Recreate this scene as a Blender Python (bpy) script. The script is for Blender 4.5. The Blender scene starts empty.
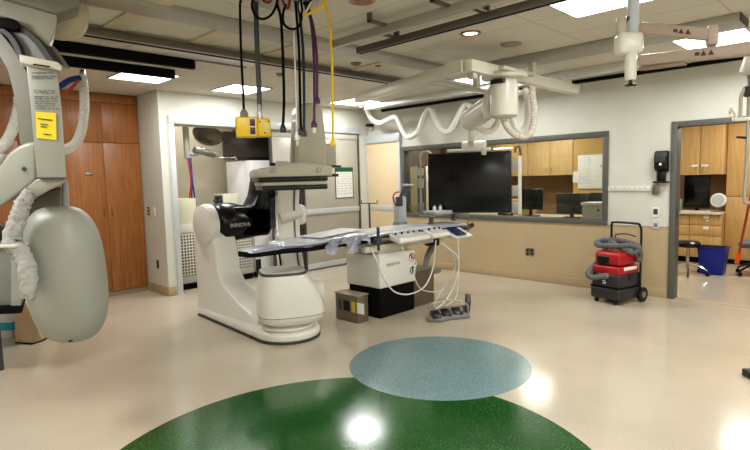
import bpy, bmesh, math, random
from mathutils import Vector, Matrix
random.seed(7)
PI = math.pi
SC = bpy.context.scene
COL = SC.collection
# ---------------------------------------------------------------- camera frame (solved from the room's edges)
FPX, PITCH, ROLL, YAW, EYE = 529.02, 0.0894, -0.0252, 0.78, 1.6
Fv = Vector((math.cos(YAW)*math.cos(PITCH), math.sin(YAW)*math.cos(PITCH), -math.sin(PITCH)))
R0 = Vector((math.sin(YAW), -math.cos(YAW), 0)); U0 = R0.cross(Fv)
Rv = R0*math.cos(ROLL) + U0*math.sin(ROLL); Uv = -R0*math.sin(ROLL) + U0*math.cos(ROLL)
CAMP = Vector((0, 0, EYE))
def ray(u, v): return Fv + Rv*((u-375)/FPX) + Uv*((225-v)/FPX)
def D(u, v, t): return CAMP + ray(u, v)*t                 # surveyed point at a true depth t (metres)
def W(u, v, ax, val):                                      # surveyed point on a world plane
    d = ray(u, v); i = 'xyz'.index(ax)
    return CAMP + d*((val-CAMP[i])/d[i])
cam = bpy.data.cameras.new('camera'); camo = bpy.data.objects.new('camera', cam); COL.objects.link(camo)
cam.sensor_width = 36; cam.lens = FPX/750*36; cam.clip_start = .05
m = Matrix((Rv, Uv, -Fv)).transposed().to_4x4(); m.translation = CAMP
camo.matrix_world = m; SC.camera = camo
# ---------------------------------------------------------------- materials
MATS = {}
def mat(name, col, rough=.5, metal=0., var=.04, scale=6., bump=0., emit=0., alpha=1., spec=.5, trans=0., coat=0.):
    if name in MATS: return MATS[name]
    mt = bpy.data.materials.new(name); mt.use_nodes = True
    n = mt.node_tree.nodes; l = mt.node_tree.links; b = n['Principled BSDF']
    col = tuple(((c/255)/12.92 if c/255 <= .04045 else ((c/255+.055)/1.055)**2.4) for c in col)
    tc = n.new('ShaderNodeTexCoord'); nz = n.new('ShaderNodeTexNoise'); nz.inputs['Scale'].default_value = scale
    nz.inputs['Detail'].default_value = 4
    l.new(tc.outputs['Object'], nz.inputs['Vector'])
    mx = n.new('ShaderNodeMix'); mx.data_type = 'RGBA'
    mx.inputs[6].default_value = (*[max(0, c*(1-var*2)) for c in col], 1)
    mx.inputs[7].default_value = (*[min(1, c*(1+var*2)) for c in col], 1)
    l.new(nz.outputs['Fac'], mx.inputs[0]); l.new(mx.outputs[2], b.inputs['Base Color'])
    b.inputs['Roughness'].default_value = rough; b.inputs['Metallic'].default_value = metal
    b.inputs['Specular IOR Level'].default_value = spec; b.inputs['Alpha'].default_value = alpha
    b.inputs['Transmission Weight'].default_value = trans; b.inputs['Coat Weight'].default_value = coat
    if emit:
        b.inputs['Emission Color'].default_value = (*col, 1); b.inputs['Emission Strength'].default_value = emit
    if bump:
        bp = n.new('ShaderNodeBump'); bp.inputs['Strength'].default_value = bump; bp.inputs['Distance'].default_value = .01
        l.new(nz.outputs['Fac'], bp.inputs['Height']); l.new(bp.outputs['Normal'], b.inputs['Normal'])
    MATS[name] = mt; return mt
def lin(c): return tuple(((x/255)/12.92 if x/255 <= .04045 else ((x/255+.055)/1.055)**2.4) for x in c)+(1,)
def speckle(name, base, dots, rough, scale=90, patch=.1):
    mt = bpy.data.materials.new(name); mt.use_nodes = True
    n = mt.node_tree.nodes; l = mt.node_tree.links; b = n['Principled BSDF']
    tc = n.new('ShaderNodeTexCoord')
    big = n.new('ShaderNodeTexNoise'); big.inputs['Scale'].default_value = 1.4; big.inputs['Detail'].default_value = 5
    fine = n.new('ShaderNodeTexNoise'); fine.inputs['Scale'].default_value = scale; fine.inputs['Detail'].default_value = 2
    l.new(tc.outputs['Object'], big.inputs['Vector']); l.new(tc.outputs['Object'], fine.inputs['Vector'])
    r = n.new('ShaderNodeValToRGB'); e = r.color_ramp.elements
    e[0].position = .38; e[0].color = lin(dots[0]); e[1].position = .5; e[1].color = lin(base)
    x = e.new(.62); x.color = lin(base); y = e.new(.7); y.color = lin(dots[1])
    l.new(fine.outputs['Fac'], r.inputs['Fac'])
    mx = n.new('ShaderNodeMix'); mx.data_type = 'RGBA'; mx.blend_type = 'MULTIPLY'; mx.inputs[0].default_value = 1
    r2 = n.new('ShaderNodeValToRGB'); r2.color_ramp.elements[0].color = (1-patch*2, 1-patch*2.1, 1-patch*2.4, 1)
    r2.color_ramp.elements[0].position = .3; r2.color_ramp.elements[1].position = .65
    l.new(big.outputs['Fac'], r2.inputs['Fac']); l.new(r.outputs['Color'], mx.inputs[6]); l.new(r2.outputs['Color'], mx.inputs[7])
    l.new(mx.outputs[2], b.inputs['Base Color'])
    mr = n.new('ShaderNodeMapRange'); mr.inputs['To Min'].default_value = rough*.8; mr.inputs['To Max'].default_value = rough*1.5
    l.new(big.outputs['Fac'], mr.inputs['Value']); l.new(mr.outputs['Result'], b.inputs['Roughness'])
    bp = n.new('ShaderNodeBump'); bp.inputs['Strength'].default_value = .03; bp.inputs['Distance'].default_value = .001
    wv = n.new('ShaderNodeTexNoise'); wv.inputs['Scale'].default_value = 5; l.new(tc.outputs['Object'], wv.inputs['Vector'])
    l.new(wv.outputs['Fac'], bp.inputs['Height']); l.new(bp.outputs['Normal'], b.inputs['Normal'])
    return mt
def wood(name, c1, c2, rough=.4, sc=(14, 14, .7)):
    mt = bpy.data.materials.new(name); mt.use_nodes = True
    n = mt.node_tree.nodes; l = mt.node_tree.links; b = n['Principled BSDF']
    tc = n.new('ShaderNodeTexCoord'); mp = n.new('ShaderNodeMapping'); mp.inputs['Scale'].default_value = sc
    nz = n.new('ShaderNodeTexNoise'); nz.inputs['Scale'].default_value = 3; nz.inputs['Detail'].default_value = 6; nz.inputs['Distortion'].default_value = .6
    l.new(tc.outputs['Object'], mp.inputs['Vector']); l.new(mp.outputs['Vector'], nz.inputs['Vector'])
    r = n.new('ShaderNodeValToRGB'); r.color_ramp.elements[0].position = .35; r.color_ramp.elements[1].position = .68
    r.color_ramp.elements[0].color = lin(c1); r.color_ramp.elements[1].color = lin(c2)
    l.new(nz.outputs['Fac'], r.inputs['Fac']); l.new(r.outputs['Color'], b.inputs['Base Color']); b.inputs['Roughness'].default_value = rough
    return mt
def twotone(name, low, high, z):
    mt = bpy.data.materials.new(name); mt.use_nodes = True
    n = mt.node_tree.nodes; l = mt.node_tree.links; b = n['Principled BSDF']
    tc = n.new('ShaderNodeTexCoord'); sp = n.new('ShaderNodeSeparateXYZ'); l.new(tc.outputs['Object'], sp.inputs[0])
    gt = n.new('ShaderNodeMath'); gt.operation = 'GREATER_THAN'; gt.inputs[1].default_value = z; l.new(sp.outputs['Z'], gt.inputs[0])
    nz = n.new('ShaderNodeTexNoise'); nz.inputs['Scale'].default_value = 2.5; nz.inputs['Detail'].default_value = 6; l.new(tc.outputs['Object'], nz.inputs['Vector'])
    mx = n.new('ShaderNodeMix'); mx.data_type = 'RGBA'; mx.inputs[6].default_value = lin(low); mx.inputs[7].default_value = lin(high)
    l.new(gt.outputs[0], mx.inputs[0])
    m2 = n.new('ShaderNodeMix'); m2.data_type = 'RGBA'; m2.blend_type = 'MULTIPLY'; m2.inputs[0].default_value = 1
    r = n.new('ShaderNodeValToRGB'); r.color_ramp.elements[0].color = (.9, .89, .87, 1); r.color_ramp.elements[1].position = .6
    l.new(nz.outputs['Fac'], r.inputs['Fac']); l.new(mx.outputs[2], m2.inputs[6]); l.new(r.outputs['Color'], m2.inputs[7])
    l.new(m2.outputs[2], b.inputs['Base Color']); b.inputs['Roughness'].default_value = .55
    return mt
def mesh_grille(name, plate, hole, scale):
    mt = bpy.data.materials.new(name); mt.use_nodes = True
    n = mt.node_tree.nodes; l = mt.node_tree.links; b = n['Principled BSDF']
    tc = n.new('ShaderNodeTexCoord'); sp = n.new('ShaderNodeSeparateXYZ'); l.new(tc.outputs['Object'], sp.inputs[0])
    outs = []
    for a in 'XZ':
        mu = n.new('ShaderNodeMath'); mu.operation = 'MULTIPLY'; mu.inputs[1].default_value = scale; l.new(sp.outputs[a], mu.inputs[0])
        fr = n.new('ShaderNodeMath'); fr.operation = 'FRACT'; l.new(mu.outputs[0], fr.inputs[0])
        g = n.new('ShaderNodeMath'); g.operation = 'GREATER_THAN'; g.inputs[1].default_value = .38; l.new(fr.outputs[0], g.inputs[0]); outs.append(g)
    mm = n.new('ShaderNodeMath'); mm.operation = 'MULTIPLY'; l.new(outs[0].outputs[0], mm.inputs[0]); l.new(outs[1].outputs[0], mm.inputs[1])
    mx = n.new('ShaderNodeMix'); mx.data_type = 'RGBA'; mx.inputs[6].default_value = lin(plate); mx.inputs[7].default_value = lin(hole)
    l.new(mm.outputs[0], mx.inputs[0]); l.new(mx.outputs[2], b.inputs['Base Color']); b.inputs['Roughness'].default_value = .5
    return mt
def corrugated(name, col, freq=60, rough=.45):
    mt = mat(name, col, rough, var=.03)
    return mt

FLOORM = speckle('speckled_beige_vinyl', (196, 185, 166), ((180, 168, 147), (208, 200, 184)), .13, 150, .05)
GREENM = speckle('speckled_green_vinyl', (34, 88, 38), ((16, 58, 24), (96, 132, 72)), .12, 110, .12)
BLUEM = speckle('speckled_blue_vinyl', (122, 148, 150), ((96, 124, 130), (160, 180, 178)), .2, 110, .05)
WALLM = mat('painted_wall', (208, 208, 196), .6, var=.02, scale=2)
WALLB = twotone('two_tone_painted_wall', (186, 166, 132), (208, 208, 197), .893)
CEILM = mat('ceiling_tile', (172, 163, 148), .8, var=.03, scale=3)
RAILG = mat('grey_rail', (168, 165, 156), .4, .2)
RAILL = mat('light_rail', (188, 184, 172), .4, .1)
RAILD = mat('dark_rail', (108, 102, 94), .4, .3)
BLACK = mat('black_plastic', (14, 14, 15), .3)
BLACKM = mat('black_matte', (10, 10, 10), .8, spec=.2)
GLOSSB = mat('glossy_black', (8, 8, 10), .1, coat=.5)
WHITE = mat('white_enamel', (226, 224, 215), .28, var=.01)
CREAM = mat('cream_enamel', (214, 210, 196), .3, var=.015)
BEIGEG = mat('beige_grey_enamel', (186, 181, 164), .32, var=.015)
GREYG = mat('greige_cover', (152, 152, 142), .42, var=.02)
GREY = mat('grey_plastic', (128, 128, 124), .4)
DGREY = mat('dark_grey', (64, 64, 64), .45)
ALU = mat('aluminium', (206, 210, 212), .35, .25, var=.02)
STEEL = mat('brushed_steel', (150, 146, 138), .28, .9)
CHROME = mat('chrome', (215, 215, 215), .1, 1.)
FRAME = mat('grey_green_frame', (92, 93, 87), .45)
ORWOOD = wood('orange_wood', (142, 88, 42), (168, 110, 60))
ORWOOD2 = wood('orange_wood_dark', (112, 66, 32), (136, 86, 46))
LWOOD = wood('light_maple', (206, 172, 118), (224, 192, 140))
LWOOD2 = wood('maple_tan', (190, 152, 96), (208, 170, 112))
PANEL = mat('tan_laminate', (224, 202, 166), .35, var=.015)
DOORM = mat('grey_beige_door', (182, 178, 164), .35, .15, var=.02)
YELLOW = mat('yellow_plastic', (228, 190, 16), .35)
YELL2 = mat('yellow_sticker', (232, 208, 24), .5)
RED = mat('red_plastic', (166, 26, 30), .35)
ORANGE = mat('orange_plastic', (170, 66, 34), .4)
BLUE = mat('blue_plastic', (18, 44, 150), .35)
PAPER = mat('paper', (232, 232, 226), .7, var=.01)
INK = mat('ink', (70, 72, 78), .7)
FABRIC = mat('white_fabric', (172, 171, 166), .85, var=.06, scale=25, bump=.6)
DRAPE = mat('clear_plastic_drape', (196, 198, 204), .22, var=.12, scale=14, bump=.5)
MATTR = mat('grey_mattress_cover', (160, 162, 172), .3, var=.12, scale=10, bump=.5)
HOSEW = mat('white_corrugated_hose', (228, 226, 218), .45, var=.03)
HOSEG = mat('grey_ribbed_hose', (96, 98, 100), .5)
BASEB = mat('tan_vinyl_base', (176, 156, 122), .5, var=.03)
GREENS = mat('green_header', (20, 84, 62), .5)
PURPLE = mat('purple_rubber', (72, 32, 66), .4)
TEAL = mat('cyan_print', (30, 150, 180), .5)
LAMPM = mat('lit_diffuser', (250, 252, 255), .5, emit=9.)
LAMPW = mat('lit_warm', (255, 236, 205), .5, emit=6.)
GLASS = None
def glassm():
    mt = bpy.data.materials.new('window_glass'); mt.use_nodes = True
    n = mt.node_tree.nodes; l = mt.node_tree.links
    for x in list(n):
        if x.type == 'BSDF_PRINCIPLED': n.remove(x)
    o = [x for x in n if x.type == 'OUTPUT_MATERIAL'][0]
    g = n.new('ShaderNodeBsdfGlossy'); g.inputs['Roughness'].default_value = .03
    t = n.new('ShaderNodeBsdfTransparent'); t.inputs['Color'].default_value = (.86, .88, .84, 1)
    f = n.new('ShaderNodeFresnel'); f.inputs['IOR'].default_value = 1.45
    x = n.new('ShaderNodeMixShader'); l.new(f.outputs[0], x.inputs[0]); l.new(t.outputs[0], x.inputs[1]); l.new(g.outputs[0], x.inputs[2])
    l.new(x.outputs[0], o.inputs[0]); return mt
GLASS = glassm()
# ---------------------------------------------------------------- mesh helpers (world coordinates)
def NB(): return bmesh.new()
def box(bm, lo, hi, bev=0., mt=0, seg=2):
    lo, hi = Vector(lo), Vector(hi)
    for i in range(3):
        if lo[i] > hi[i]: lo[i], hi[i] = hi[i], lo[i]
    r = bmesh.ops.create_cube(bm, size=1)
    vs = r['verts']
    for v in vs: v.co = Vector(((v.co.x+.5)*(hi.x-lo.x)+lo.x, (v.co.y+.5)*(hi.y-lo.y)+lo.y, (v.co.z+.5)*(hi.z-lo.z)+lo.z))
    fs = list({f for v in vs for f in v.link_faces})
    if bev:
        bev = min(bev, .45*min(hi-lo))
        r2 = bmesh.ops.bevel(bm, geom=list({e for v in vs for e in v.link_edges}), offset=bev, segments=seg, profile=.5, affect='EDGES')
        fs = list(set([f for f in fs if f.is_valid]+r2['faces']))
    for f in fs: f.material_index = mt
    return fs
def obox(bm, c, ax, ay, az, sx, sy, sz, bev=0., mt=0, seg=2):          # oriented box: centre, axes, full sizes
    c = Vector(c); M = Matrix((Vector(ax).normalized(), Vector(ay).normalized(), Vector(az).normalized())).transposed()
    before = set(bm.verts)
    fs = box(bm, (-sx/2, -sy/2, -sz/2), (sx/2, sy/2, sz/2), bev, mt, seg)
    for v in set(bm.verts)-before: v.co = M @ v.co + c
    return fs
def frame_of(d):
    d = d.normalized(); a = Vector((0, 0, 1)) if abs(d.z) < .9 else Vector((1, 0, 0))
    x = a.cross(d).normalized(); return x, d.cross(x).normalized(), d
def bar(bm, p, q, w, h, bev=0., mt=0, up=(0, 0, 1)):
    p, q = Vector(p), Vector(q); d = (q-p); L = d.length; d.normalize()
    x = Vector(up).cross(d)
    if x.length < 1e-3: x = Vector((1, 0, 0)).cross(d)
    x.normalize(); y = d.cross(x)
    return obox(bm, (p+q)/2, x, y, d, w, h, L, bev, mt)
def sweep(bm, pts, rad, n=10, mt=0, cap=True, smooth=3, sy=1.):
    pts = [Vector(p) for p in pts]
    rs = list(rad) if hasattr(rad, '__len__') else [rad]*len(pts)
    if smooth and len(pts) > 2:
        out, ro = [], []
        for i in range(len(pts)-1):
            p0 = pts[max(0, i-1)]; p1 = pts[i]; p2 = pts[i+1]; p3 = pts[min(len(pts)-1, i+2)]
            for k in range(smooth*2):
                t = k/(smooth*2)
                out.append(.5*((2*p1)+(p2-p0)*t+(2*p0-5*p1+4*p2-p3)*t*t+(3*p1-p0-3*p2+p3)*t**3)); ro.append(rs[i]*(1-t)+rs[i+1]*t)
        out.append(pts[-1]); ro.append(rs[-1]); pts, rs = out, ro
    rings = []; x = None
    for i, p in enumerate(pts):
        d = (pts[min(i+1, len(pts)-1)]-pts[max(0, i-1)])
        if d.length < 1e-9: d = Vector((0, 0, 1))
        d.normalize()
        if x is None: x, y, _ = frame_of(d)
        else:
            x = (x-d*x.dot(d))
            x = x.normalized() if x.length > 1e-6 else frame_of(d)[0]
            y = d.cross(x)
        rings.append([bm.verts.new(p+x*math.cos(2*PI*k/n)*rs[i]+y*math.sin(2*PI*k/n)*rs[i]*sy) for k in range(n)])
    for a, b in zip(rings, rings[1:]):
        for k in range(n):
            f = bm.faces.new((a[k], a[(k+1) % n], b[(k+1) % n], b[k])); f.material_index = mt
    if cap:
        f = bm.faces.new(rings[0][::-1]); f.material_index = mt; f = bm.faces.new(rings[-1]); f.material_index = mt
def cyl(bm, p, q, r, r2=None, n=20, mt=0): sweep(bm, [p, q], [r, r if r2 is None else r2], n, mt, smooth=0)
def ribbed(bm, pts, r, pitch=.022, amp=.16, n=10, mt=0):
    tmp = bmesh.new(); sweep(tmp, pts, r, 4, smooth=4, cap=False); tmp.verts.ensure_lookup_table()
    cs = [sum((tmp.verts[i*4+k].co for k in range(4)), Vector())/4 for i in range(len(tmp.verts)//4)]; tmp.free()
    out, rr = [cs[0]], [r]; acc = 0; k = 0
    for a, b in zip(cs, cs[1:]):
        L = (b-a).length; s = pitch/2-acc
        while s < L:
            out.append(a+(b-a)*(s/L)); k += 1; rr.append(r*(1+amp*(1 if k % 2 else -1))); s += pitch/2
        acc = L-(s-pitch/2)
    sweep(bm, out, rr, n, mt, smooth=0)
def lathe(bm, prof, c, axis=(0, 0, 1), n=28, mt=0):
    c = Vector(c); x, y, d = frame_of(Vector(axis)); rings = []
    for r, h in prof:
        rings.append([bm.verts.new(c+d*h+(x*math.cos(2*PI*k/n)+y*math.sin(2*PI*k/n))*max(r, 1e-4)) for k in range(n)])
    for a, b in zip(rings, rings[1:]):
        for k in range(n):
            f = bm.faces.new((a[k], a[(k+1) % n], b[(k+1) % n], b[k])); f.material_index = mt
    bm.faces.new(rings[0][::-1]).material_index = mt; bm.faces.new(rings[-1]).material_index = mt
def prism(bm, poly, off, bev=0., mt=0, seg=2):                         # 3D polygon extruded by a vector
    off = Vector(off); a = [bm.verts.new(Vector(p)) for p in poly]; b = [bm.verts.new(Vector(p)+off) for p in poly]
    fs = [bm.faces.new(a), bm.faces.new(b[::-1])]
    for i in range(len(a)): fs.append(bm.faces.new((a[i], b[i], b[(i+1) % len(a)], a[(i+1) % len(a)])))
    for f in fs: f.material_index = mt
    bmesh.ops.recalc_face_normals(bm, faces=fs)
    if bev: bmesh.ops.bevel(bm, geom=list({e for f in fs for e in f.edges}), offset=bev, segments=seg, affect='EDGES', profile=.5, clamp_overlap=True)
def text_bm(s, size, origin, right, up, depth=.0012, align='LEFT'):
    cu = bpy.data.curves.new('t', 'FONT'); cu.body = s; cu.size = size; cu.extrude = depth; cu.align_x = align; cu.resolution_u = 2
    o = bpy.data.objects.new('t', cu); COL.objects.link(o); dg = bpy.context.evaluated_depsgraph_get()
    me = o.evaluated_get(dg).to_mesh(); bm = bmesh.new(); bm.from_mesh(me); o.evaluated_get(dg).to_mesh_clear()
    bpy.data.objects.remove(o); bpy.data.curves.remove(cu)
    r = Vector(right).normalized(); u = Vector(up).normalized(); nn = r.cross(u)
    for v in bm.verts: v.co = Vector(origin)+r*v.co.x+u*v.co.y+nn*v.co.z
    return bm
def thing(name, label, cat, loc=(0, 0, 0), group=None, kind=None):
    o = bpy.data.objects.new(name, None); COL.objects.link(o); o.location = loc; o.empty_display_size = .05
    if kind: o['kind'] = kind
    else: o['label'] = label; o['category'] = cat
    if group: o['group'] = group
    return o
def origin_of(o):
    p = Vector(o.location)
    while o.parent: o = o.parent; p = p+Vector(o.location)
    return p
def obj(name, bm, mts, parent=None, label=None, cat=None, group=None, kind=None, angle=40, loc=None, recalc=True):
    if recalc: bmesh.ops.recalc_face_normals(bm, faces=bm.faces[:])
    me = bpy.data.meshes.new(name)
    base = origin_of(parent) if parent else Vector((0, 0, 0))
    if parent is None and loc is not None: base = Vector(loc)
    bmesh.ops.translate(bm, verts=bm.verts[:], vec=-base)
    bm.to_mesh(me); bm.free()
    for mm in (mts if isinstance(mts, (list, tuple)) else [mts]): me.materials.append(mm)
    me.polygons.foreach_set('use_smooth', [True]*len(me.polygons)); me.set_sharp_from_angle(angle=math.radians(angle))
    o = bpy.data.objects.new(name, me); COL.objects.link(o)
    if parent: o.parent = parent
    elif loc is not None: o.location = base
    if label: o['label'] = label
    if cat: o['category'] = cat
    if group: o['group'] = group
    if kind: o['kind'] = kind
    return o
def struct(name, bm, mts, parent=None): return obj(name, bm, mts, parent, kind=None if parent else 'structure')
def B(lo, hi, bev=0., seg=2):
    bm = NB(); box(bm, lo, hi, bev, 0, seg); return bm
# ================================================================ room shell
ZC, XB, YA, YC = 2.87, 7.214, 7.265, 7.95
XL, YR, XO = -1.6, -2.6, 11.0
struct('floor', B((XL-.1, YR-.1, -.1), (XO+.1, 8.7, 0)), FLOORM)
bm = NB(); lathe(bm, [(1.43, 0), (1.43, .0012)], (1.79, 2.04, 0), n=128); struct('floor_inlay_green', bm, GREENM)['kind'] = 'structure'
bm = NB(); lathe(bm, [(.765, 0), (.765, .002)], (3.5, 2.735, 0), n=96); struct('floor_inlay_blue', bm, BLUEM)
# ceiling with thin tile grooves
def ceil_mat():
    mt = bpy.data.materials.new('ceiling_tiles'); mt.use_nodes = True
    n = mt.node_tree.nodes; l = mt.node_tree.links; b = n['Principled BSDF']
    tc = n.new('ShaderNodeTexCoord'); sp = n.new('ShaderNodeSeparateXYZ'); l.new(tc.outputs['Object'], sp.inputs[0]); outs = []
    for a, off, sz in (('X', .07, .61), ('Y', .2, 1.22)):
        ad = n.new('ShaderNodeMath'); ad.operation = 'ADD'; ad.inputs[1].default_value = off+6.1; l.new(sp.outputs[a], ad.inputs[0])
        mu = n.new('ShaderNodeMath'); mu.operation = 'DIVIDE'; mu.inputs[1].default_value = sz; l.new(ad.outputs[0], mu.inputs[0])
        fr = n.new('ShaderNodeMath'); fr.operation = 'FRACT'; l.new(mu.outputs[0], fr.inputs[0])
        g = n.new('ShaderNodeMath'); g.operation = 'LESS_THAN'; g.inputs[1].default_value = .018/sz; l.new(fr.outputs[0], g.inputs[0]); outs.append(g)
    mm = n.new('ShaderNodeMath'); mm.operation = 'MAXIMUM'; l.new(outs[0].outputs[0], mm.inputs[0]); l.new(outs[1].outputs[0], mm.inputs[1])
    mx = n.new('ShaderNodeMix'); mx.data_type = 'RGBA'; mx.inputs[6].default_value = lin((210, 204, 192)); mx.inputs[7].default_value = lin((190, 183, 169))
    l.new(mm.outputs[0], mx.inputs[0]); l.new(mx.outputs[2], b.inputs['Base Color']); b.inputs['Roughness'].default_value = .8
    return mt
struct('ceiling', B((XL-.1, YR-.1, ZC), (XB+.06, 8.7, ZC+.1)), ceil_mat())
struct('ceiling_control_room', B((XB+.06, YR-.1, 2.62), (XO+.1, 8.7, 2.72)), CEILM)
# wall A (alcove wall)
bm = NB()
box(bm, (3.177, YA, 0), (3.30, YA+.12, ZC)); box(bm, (3.177, YA+.12, 0), (3.28, 8.02, ZC))
box(bm, (3.30, YA, 2.53), (XB, YA+.12, ZC)); box(bm, (6.98, YA, 0), (XB, YA+.12, 2.53))
struct('wall_left', bm, WALLM)
struct('wall_left_recess', B((XL, 8.55, 0), (3.28, 8.65, ZC)), WALLM)
bm = NB(); box(bm, (3.28, 8.5, 0), (XB+.14, 8.6, ZC)); box(bm, (3.26, 8.02, 0), (3.32, 8.5, ZC))
struct('wall_alcove', bm, mat('alcove_wall', (196, 188, 168), .6))
# wall B (window wall)
WY0, WY1, WZ0, WZ1 = 2.756, 6.39, .895, 2.13
DY0, DY1, DZ = .85, 1.94, 2.13
bm = NB(); t = .14
for lo, hi in (((DY1, 0), (WY0, ZC)), ((WY0, 0), (WY1, WZ0)), ((WY0, WZ1), (WY1, ZC)), ((WY1, 0), (7.40, ZC)), ((YR, 0), (DY0, ZC)), ((DY0, DZ), (DY1, ZC))):
    box(bm, (XB, lo[0], lo[1]), (XB+t, hi[0], hi[1]))
struct('wall_right', bm, WALLB)
struct('wall_near', B((XL, YR-.1, 0), (XB+t, YR, ZC)), WALLM)
struct('wall_far_left', B((XL-.1, YR, 0), (XL, 8.6, ZC)), WALLM)
bm = NB(); box(bm, (XO, YR, 0), (XO+.1, 8.6, 2.62)); box(bm, (XB+t, YR-.1, 0), (XO, YR, 2.62)); box(bm, (XB+t, 8.4, 0), (XO, 8.5, 2.62))
struct('wall_control_room', bm, mat('control_wall', (168, 138, 100), .6))
# baseboards
struct('baseboard_right', B((XB-.012, DY1+.06, 0), (XB, 6.42, .118), .004), BASEB)
bm = NB(); box(bm, (3.165, YA+.0, 0), (3.177, 7.9, .13), .003); box(bm, (3.165, YA-.012, 0), (3.275, YA, .13), .003)
struct('baseboard_left', bm, BASEB)
struct('trim_1', B((XB-.006, DY1+.06, .888), (XB, 2.70, .898)), mat('wall_trim', (178, 160, 128), .5))
# alcove frame header and jamb
tr = thing('trim_2', '', '', (3.3, YA, 0), kind='structure')
struct('header_rail', B((3.30, YA-.035, 2.42), (6.98, YA+.03, 2.535), .006), ALU, tr)
struct('jamb', B((3.30, YA-.03, 0), (3.375, YA+.08, 2.42), .006), ALU, tr)
struct('head_reveal', B((3.36, YA+.03, 2.40), (6.98, YA+.12, 2.44), .004), RAILL, tr)
# sliding doors of alcove
def slide_door(name, x0, x1, y, z1, parent_label=None):
    d = thing(name, '', '', ((x0+x1)/2, y, 0), kind='structure')
    struct('door_panel', B((x0, y, .08), (x1, y+.035, z1), .004), DOORM, d)
    bm = NB(); box(bm, (x0-.004, y-.012, .03), (x0+.03, y+.045, z1), .004); box(bm, (x1-.03, y-.012, .03), (x1+.004, y+.045, z1), .004)
    struct('edge_channel', bm, DGREY, d)
    struct('mid_rail', B((x0+.03, y-.02, .985), (x1-.03, y, 1.075), .006), ALU, d)
    struct('kick_plate', B((x0+.03, y-.01, .02), (x1-.03, y, .12), .004), ALU, d)
    struct('top_rail', B((x0+.03, y-.012, z1-.09), (x1-.03, y, z1), .004), RAILL, d)
    return d
d1 = slide_door('door_1', 5.62, 6.95, YA+.0, 2.40)
struct('kick_vent', B((5.7, YA-.006, .60), (6.9, YA, .615)), RAILG, d1)
d2 = slide_door('door_2', 5.02, 5.58, YA+.06, 2.40)
# sliding door of tan laminate on the window wall
d3 = thing('door_3', '', '', (XB-.05, 6.9, 0), kind='structure')
struct('door_panel', B((XB-.05, 6.47, .10), (XB-.01, 7.235, 2.24), .004), PANEL, d3)
bm = NB(); box(bm, (XB-.065, 6.41, 0), (XB, 6.47, 2.36), .006); box(bm, (XB-.065, 7.235, 0), (XB, 7.26, 2.36), .004)
struct('frame', bm, ALU, d3)
struct('header_rail', B((XB-.085, 6.40, 2.24), (XB, 7.262, 2.40), .01), mat('pale_blue_aluminium', (204, 212, 216), .35, .3), d3)
struct('mid_rail', B((XB-.062, 6.47, .985), (XB-.045, 7.19, 1.075), .005), ALU, d3)
struct('kick_plate', B((XB-.06, 6.47, .0), (XB-.045, 7.19, .14), .005), ALU, d3)
# window
w = thing('window_1', '', '', (XB, 4.5, WZ0), kind='structure')
bm = NB(); fw = .065
e_=.008
box(bm, (XB-.02, WY0-e_, WZ1-fw), (XB+t+.02, WY1+e_, WZ1+e_), .004); box(bm, (XB-.02, WY0-e_, WZ0-e_), (XB+t+.02, WY1+e_, WZ0+.06), .004)
box(bm, (XB-.018, WY0-e_, WZ0+.058), (XB+t+.018, WY0+fw, WZ1-fw+.002), .002); box(bm, (XB-.018, WY1-fw*.6, WZ0+.058), (XB+t+.018, WY1+e_, WZ1-fw+.002), .002)
struct('window_frame', bm, FRAME, w)
struct('glass_pane', B((XB+.06, WY0+fw, WZ0+.06), (XB+.072, WY1-fw*.6, WZ1-fw)), GLASS, w)
# doorway frame
d4 = thing('door_4', '', '', (XB, 1.4, 0), kind='structure')
bm = NB(); box(bm, (XB-.03, DY1-.012, 0), (XB+t+.01, DY1+.055, DZ+.055), .005); box(bm, (XB-.03, DY0-.055, 0), (XB+t+.01, DY0+.012, DZ+.055), .005); box(bm, (XB-.028, DY0, DZ-.012), (XB+t+.008, DY1, DZ+.053), .002)
struct('door_frame', bm, FRAME, d4)
struct('strike_plate', B((XB+.03, DY1-.015, 1.0), (XB+.06, DY1-.01, 1.15)), DGREY, d4)
struct('threshold_strip', B((XB+.02, DY0, 0), (XB+.09, DY1, .004)), BASEB, d4)

# ================================================================ ceiling lights
def ceil_light(label, x0, x1, y0, y1, zc=ZC, power=26, grp='square ceiling light panels', col=(1, .99, .97)):
    t_ = thing('ceiling_light', label, 'ceiling light', ((x0+x1)/2, (y0+y1)/2, zc), grp)
    bm = NB(); b_ = .02
    box(bm, (x0-b_, y0-b_, zc-.012), (x1+b_, y0, zc-.0005)); box(bm, (x0-b_, y1, zc-.012), (x1+b_, y1+b_, zc-.0005))
    box(bm, (x0-b_, y0, zc-.012), (x0, y1, zc-.0005)); box(bm, (x1, y0, zc-.012), (x1+b_, y1, zc-.0005))
    obj('frame', bm, RAILL, t_); obj('diffuser', B((x0, y0, zc-.008), (x1, y1, zc-.0005)), LAMPM, t_)
    la = bpy.data.lights.new('panel_lamp', 'AREA'); la.shape = 'RECTANGLE'; la.size = x1-x0-.02; la.size_y = y1-y0-.02; la.energy = power; la.color = col
    lo = bpy.data.objects.new('panel_lamp', la); COL.objects.link(lo); lo.location = ((x0+x1)/2, (y0+y1)/2, zc-.02); lo.visible_glossy = True
    return t_
ceil_light('lit square ceiling panel above the orange wood cabinets', 2.38, 2.97, 6.15, 6.76)
ceil_light('lit square ceiling panel above the open alcove, right of the black bars', 3.76, 4.33, 6.24, 6.84)
ceil_light('lit square ceiling panel above the beige sliding doors at the far corner', 5.90, 6.5, 6.24, 6.84)
ceil_light('lit square ceiling panel above the white boom frame of the monitor', 5.80, 6.41, 3.66, 4.27, power=24)
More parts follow.
